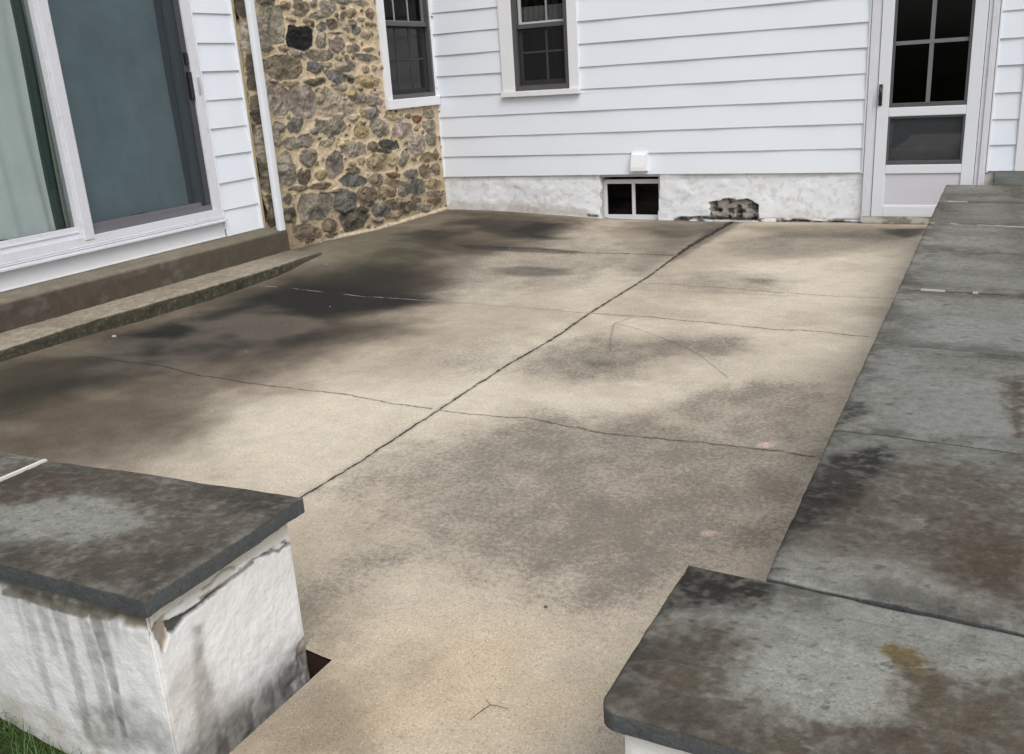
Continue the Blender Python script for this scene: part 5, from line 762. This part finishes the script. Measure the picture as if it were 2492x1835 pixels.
# right wall
rw = empty('garden_wall', (4.28,-4,-.44)); rw.location = (0,0,0)
tag(rw, 'low white wall capped with a row of bluestone slabs along the right of the patio', 'wall')
ya = [-6.956,-6.113,-5.236,-4.378,-3.489,-2.645,-1.752,-.853]; yb = [-6.99,-6.150,-5.290,-4.41,-3.56,-2.747,-1.86,-.96]
XR = 4.66
for i in range(7):
    e = lambda a, b: b+(b-a)*(XR-4.5)/.46*0+0
    g = .0035
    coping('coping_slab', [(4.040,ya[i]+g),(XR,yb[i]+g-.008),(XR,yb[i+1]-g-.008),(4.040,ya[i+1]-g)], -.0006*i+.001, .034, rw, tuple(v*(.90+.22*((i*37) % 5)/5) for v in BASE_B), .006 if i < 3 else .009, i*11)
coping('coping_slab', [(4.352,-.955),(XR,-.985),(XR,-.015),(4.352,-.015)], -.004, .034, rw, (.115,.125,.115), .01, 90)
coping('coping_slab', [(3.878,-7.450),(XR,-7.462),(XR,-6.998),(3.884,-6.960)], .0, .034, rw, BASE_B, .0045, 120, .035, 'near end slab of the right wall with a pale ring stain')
MB().box(4.35, 4.66, -.80, -.02, -.6, -.037).build('wall_end', PLAS_B if 'PLAS_B' in globals() else WHITE, rw)
# mortar lines left in some coping joints
m = MB()
for (xa, xb, k) in ((4.06,4.13,7-1),(4.19,4.45,6),): pass
def jline(k, x): return ya[k]+(yb[k]-ya[k])*(x-4.04)/.46
for (k, xa, xb, w) in ((6,4.10,4.22,.004),(5,4.05,4.075,.005),(5,4.16,4.20,.007),(5,4.30,4.60,.004),(3,4.13,4.225,.007),(3,4.33,4.35,.008)):
    a, b = jline(k, xa), jline(k, xb); m.prism([(xa,a-w/2),(xb,b-w/2),(xb,b+w/2),(xa,a+w/2)], 2, -.02, .004)
m.build('joint_mortar', plain('pale_mortar', (.52,.51,.47), .9, .15, 40), rw)
m = MB()
for k in range(8):
    w = .012; a, b = jline(k, 4.03), jline(k, XR); m.prism([(4.05,a-w),(XR-.01,b-w),(XR-.01,b+w),(4.05,a+w)], 2, -.05, -.012)
m.build('joint_bed', DARKG, rw)

def plaster_face(name, O, Uv, Vv, Nv, surf, cu, cv, parent, seed, label=None, res=.006, u0=0, u1=1, fnx=None):
    """rendered wall face; O+u*Uv+v*Vv, stains looked up in (cu,cv) world axes"""
    O, Uv, Vv, Nv = map(lambda t: np.array(t, float), (O, Uv, Vv, Nv))
    nu = int(np.linalg.norm(Uv)/res)+2; nv = int(np.linalg.norm(Vv)/res)+2
    Ug, Vg = np.meshgrid(np.linspace(0,1,nu), np.linspace(0,1,nv))
    P = O+Ug[...,None]*Uv+Vg[...,None]*Vv; a = P[...,cu]; z = P[...,cv]
    h = (fbm(a*4, z*4, 3, seed)-.5)*.010+(fbm(a*28, z*28, 3, seed+1)-.5)*.005
    col = np.ones(a.shape+(3,))*np.array((.76,.77,.76))*(1+(fbm(a*4, z*4, 4, seed+2)-.5)*.14)[...,None]
    for i, st in enumerate([s for s in STAINS if s[0] == surf]):
        al = stain_alpha(st, a, z, 2, seed+50+i*5)
        nz = fbm(a*45, z*45, 3, seed+300+i)
        if st[1] == 'bare': h -= al*.010; cc = np.stack([.22+.14*nz, .18+.12*nz, .13+.09*nz], -1); col = col*(1-al[...,None])+cc*al[...,None]; continue
        if st[1] == 'crackd': h -= al*.012
        if st[1] in ('dark','dirt'): al = al*(.75+.45*sst(.30,.70,nz))
        col = lerp3(col, np.clip(al,0,.96), FC[st[1]])
    if fnx: h, col = fnx(a, z, h, col)
    edge = np.minimum(Ug, 1-Ug)*np.linalg.norm(Uv); h = h*sst(0,.012,edge)-.004*sst(.012,0,edge)
    o = grid_obj(name, P+h[...,None]*Nv, PLAS, parent, col, flip=False)
    if label: o['label'] = label
    return o
def fx_front(a, z, h, col):
    n = fbm(a*60, z*14, 4, 801)
    st_ = sst(.60,.72,fbm(a*26, z*1.6, 3, 802))*sst(-.50,-.06,z)*.35; col = lerp3(col, st_, (.22,.21,.18))
    col = lerp3(col, sst(.40,.60,fbm(a*12,z*12,4,803))*sst(-.38,-.52,z)*.6, (.34,.32,.22))
    nb = fbm(a*16, z*16, 4, 804); t = sst(-.112,-.088,z+(nb-.5)*.06); col = lerp3(col, t*.85, (.10,.088,.05)); h = h-t*.008  # mossy edge plus the slab's shadow, painted as one dark band
    return h, col
def fx_side(a, z, h, col):
    n = fbm(a*18, z*18, 4, 811)
    col = lerp3(col, sst(-.30,-.50,z+(n-.5)*.25)*.6*sst(-6.98,-7.2,a)+0*a, (.25,.24,.21))
    t = sst(.007,.002,np.abs(z+.100+.02*np.sin(a*14)+(fbm(a*14,a*0,3,815)-.5)*.05)); col = lerp3(col, t*sst(.40,.5,n)*.75, (.05,.042,.03)); h = h-t*.005
    up = sst(-.108,-.085,z+(n-.5)*.03); col = lerp3(col, up*.5, (.50,.47,.38))
    lo = sst(.38,.60,fbm(a*30, z*20, 4, 812))*sst(-.40,-.47,z); col = lerp3(col, lo*.5, (.05,.045,.035))
    rgh = sst(-.36,-.45,z-(a+7.0)*.3)*sst(-7.15,-7.0,a); h = h+rgh*(fbm(a*40,z*24,3,813)-.5)*.03; col = lerp3(col, rgh*sst(.45,.6,fbm(a*44,z*30,3,814))*.55, (.07,.06,.045))
    return h, col
# left pier wall
pw = empty('pier_wall'); tag(pw, 'low white plastered wall with a bluestone cap ending at the left of the patio opening', 'wall')
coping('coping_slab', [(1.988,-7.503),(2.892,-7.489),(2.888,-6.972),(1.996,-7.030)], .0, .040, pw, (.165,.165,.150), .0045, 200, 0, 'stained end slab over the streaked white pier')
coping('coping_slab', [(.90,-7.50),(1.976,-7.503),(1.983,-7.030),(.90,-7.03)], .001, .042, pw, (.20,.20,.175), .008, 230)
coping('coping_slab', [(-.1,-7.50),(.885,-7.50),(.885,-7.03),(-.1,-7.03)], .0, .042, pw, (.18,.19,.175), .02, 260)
m = MB(); m.prism([(1.976,-7.500),(1.988,-7.500),(1.996,-7.034),(1.984,-7.034)], 2, -.03, .0035); m.build('joint_mortar', plain('white_mortar', (.66,.64,.57), .9, .1, 40), pw)
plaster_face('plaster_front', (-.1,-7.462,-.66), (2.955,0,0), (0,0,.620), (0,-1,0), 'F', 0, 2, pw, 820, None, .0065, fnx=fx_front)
plaster_face('plaster_end', (2.855,-7.462,-.66), (0,.458,0), (0,0,.620), (1,0,0), 'G', 1, 2, pw, 850, None, .004, fnx=fx_side)
m = MB(); m.box(-.1, 2.815, -7.42, -7.008, -.66, -.044)
m.build('wall_body', WHITE, pw)
# right wall faces
def fx_r(a, z, h, col):
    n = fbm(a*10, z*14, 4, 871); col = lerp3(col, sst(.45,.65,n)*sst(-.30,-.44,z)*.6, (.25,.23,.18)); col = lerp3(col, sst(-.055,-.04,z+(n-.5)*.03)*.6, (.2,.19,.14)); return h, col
plaster_face('plaster_front', (3.915,-7.425,-.66), (.72,0,0), (0,0,.626), (0,-1,0), 'x', 0, 2, rw, 870, None, .006, fnx=fx_r)
plaster_face('plaster_side', (4.075,-7.0,-.6), (0,6.12,0), (0,0,.566), (-1,0,0), 'x', 1, 2, rw, 880, None, .02, fnx=fx_r)
m = MB(); m.box(4.11, 4.62, -7.0, -.88, -.66, -.036); m.box(3.945, 4.62, -7.38, -7.0, -.66, -.036); m.build('wall_body', WHITE, rw)

# ================================================================== SMALL THINGS
def pz1(x, y): return float(patio_z(np.array(x), np.array(y)))
m = MB(); m.tube([(3.400,-7.088,-.437),(3.412,-7.050,-.434),(3.423,-7.027,-.432)], [.0006,.0009,.001]); m.tube([(3.398,-7.009,-.434),(3.423,-7.027,-.432),(3.445,-7.022,-.433),(3.469,-7.019,-.436)], [.0005,.001,.0008,.0004])
tag(m.build('twig', TWIG), 'thin forked dry twig lying on the patio between the two low walls', 'twig')
def pebble(x, y, r, lab, mat=PEBB, zz=None):
    bm = bmesh.new(); bmesh.ops.create_icosphere(bm, subdivisions=2, radius=r)
    for v in bm.verts: v.co *= 1+.25*math.sin(v.co.x*900+x*7)*math.cos(v.co.y*700); v.co.z *= .55
    me = bpy.data.meshes.new('pebble'); bm.to_mesh(me); bm.free(); me.materials.append(mat)
    o = link(bpy.data.objects.new('pebble', me)); o.location = (x, y, (pz1(x,y) if zz is None else zz)+r*.4); tag(o, lab, 'pebble'); return o
pebble(3.362,-6.588,.006,'tiny dark pebble on the grey stained part of the patio', TWIG)
pebble(-.28,-4.93,.014,'pale pebble on the dark patio just below the crumbling ledge')
rp = random.Random(5)
for k in range(6):
    o = pebble(rp.uniform(-.3,1.4), rp.uniform(-4.9,-.6), rp.uniform(.003,.0065), 'tiny pale pebble, one of those scattered over the dark stained side of the patio'); o['group'] = 'tiny pale pebbles scattered over the dark stained side of the patio'
# dark notch wall at the corner of the pier is the slab edge; grass
def blade(m, x, y, z, h, lean, w=.0022, az=None):
    az = random.uniform(0, 6.28) if az is None else az; dx, dy = math.cos(az), math.sin(az); px, py = -dy*w, dx*w
    pts = []
    for k in range(4):
        t = k/3; pts.append((x+dx*lean*h*t*t, y+dy*lean*h*t*t, z+h*(t-.35*lean*t*t)))
    n = len(m.v)
    for k, p in enumerate(pts[:3]):
        f = 1-k*.28; m.v += [(p[0]-px*f, p[1]-py*f, p[2]), (p[0]+px*f, p[1]+py*f, p[2])]
    m.v.append(pts[3]); m.f += [(n,n+1,n+3,n+2),(n+2,n+3,n+5,n+4),(n+4,n+5,n+6)]
m = MB()
for i in range(9000):
    x = random.uniform(1.35, 2.9); y = -7.475-abs(random.gauss(0, .45))
    if y < -9: continue
    if x > 2.5 and random.random() < (x-2.5)*2.2: continue
    z = float(lawn_z(x, y)); blade(m, x, y, z, random.uniform(.03,.085), random.uniform(.2,1.1), random.uniform(.0012,.0026))
g = mesh_obj('grass', m.v, m.f, GRASS); tag(g, 'rough green grass at the foot of the streaked white pier', 'grass', kind='stuff')
m = MB()
for (x, y, h, l) in ((2.872,-7.476,.185,.06),(2.868,-7.479,.12,.35)): blade(m, x, y, -.60, h, l, .0026, 1.0)
t = mesh_obj('grass_tuft', m.v, m.f, GRASS); tag(t, 'single tall dark blades of grass at the near corner of the pier', 'grass tuft')
for o in bpy.data.objects:
    if o.type == 'EMPTY' and o.parent is None: pass
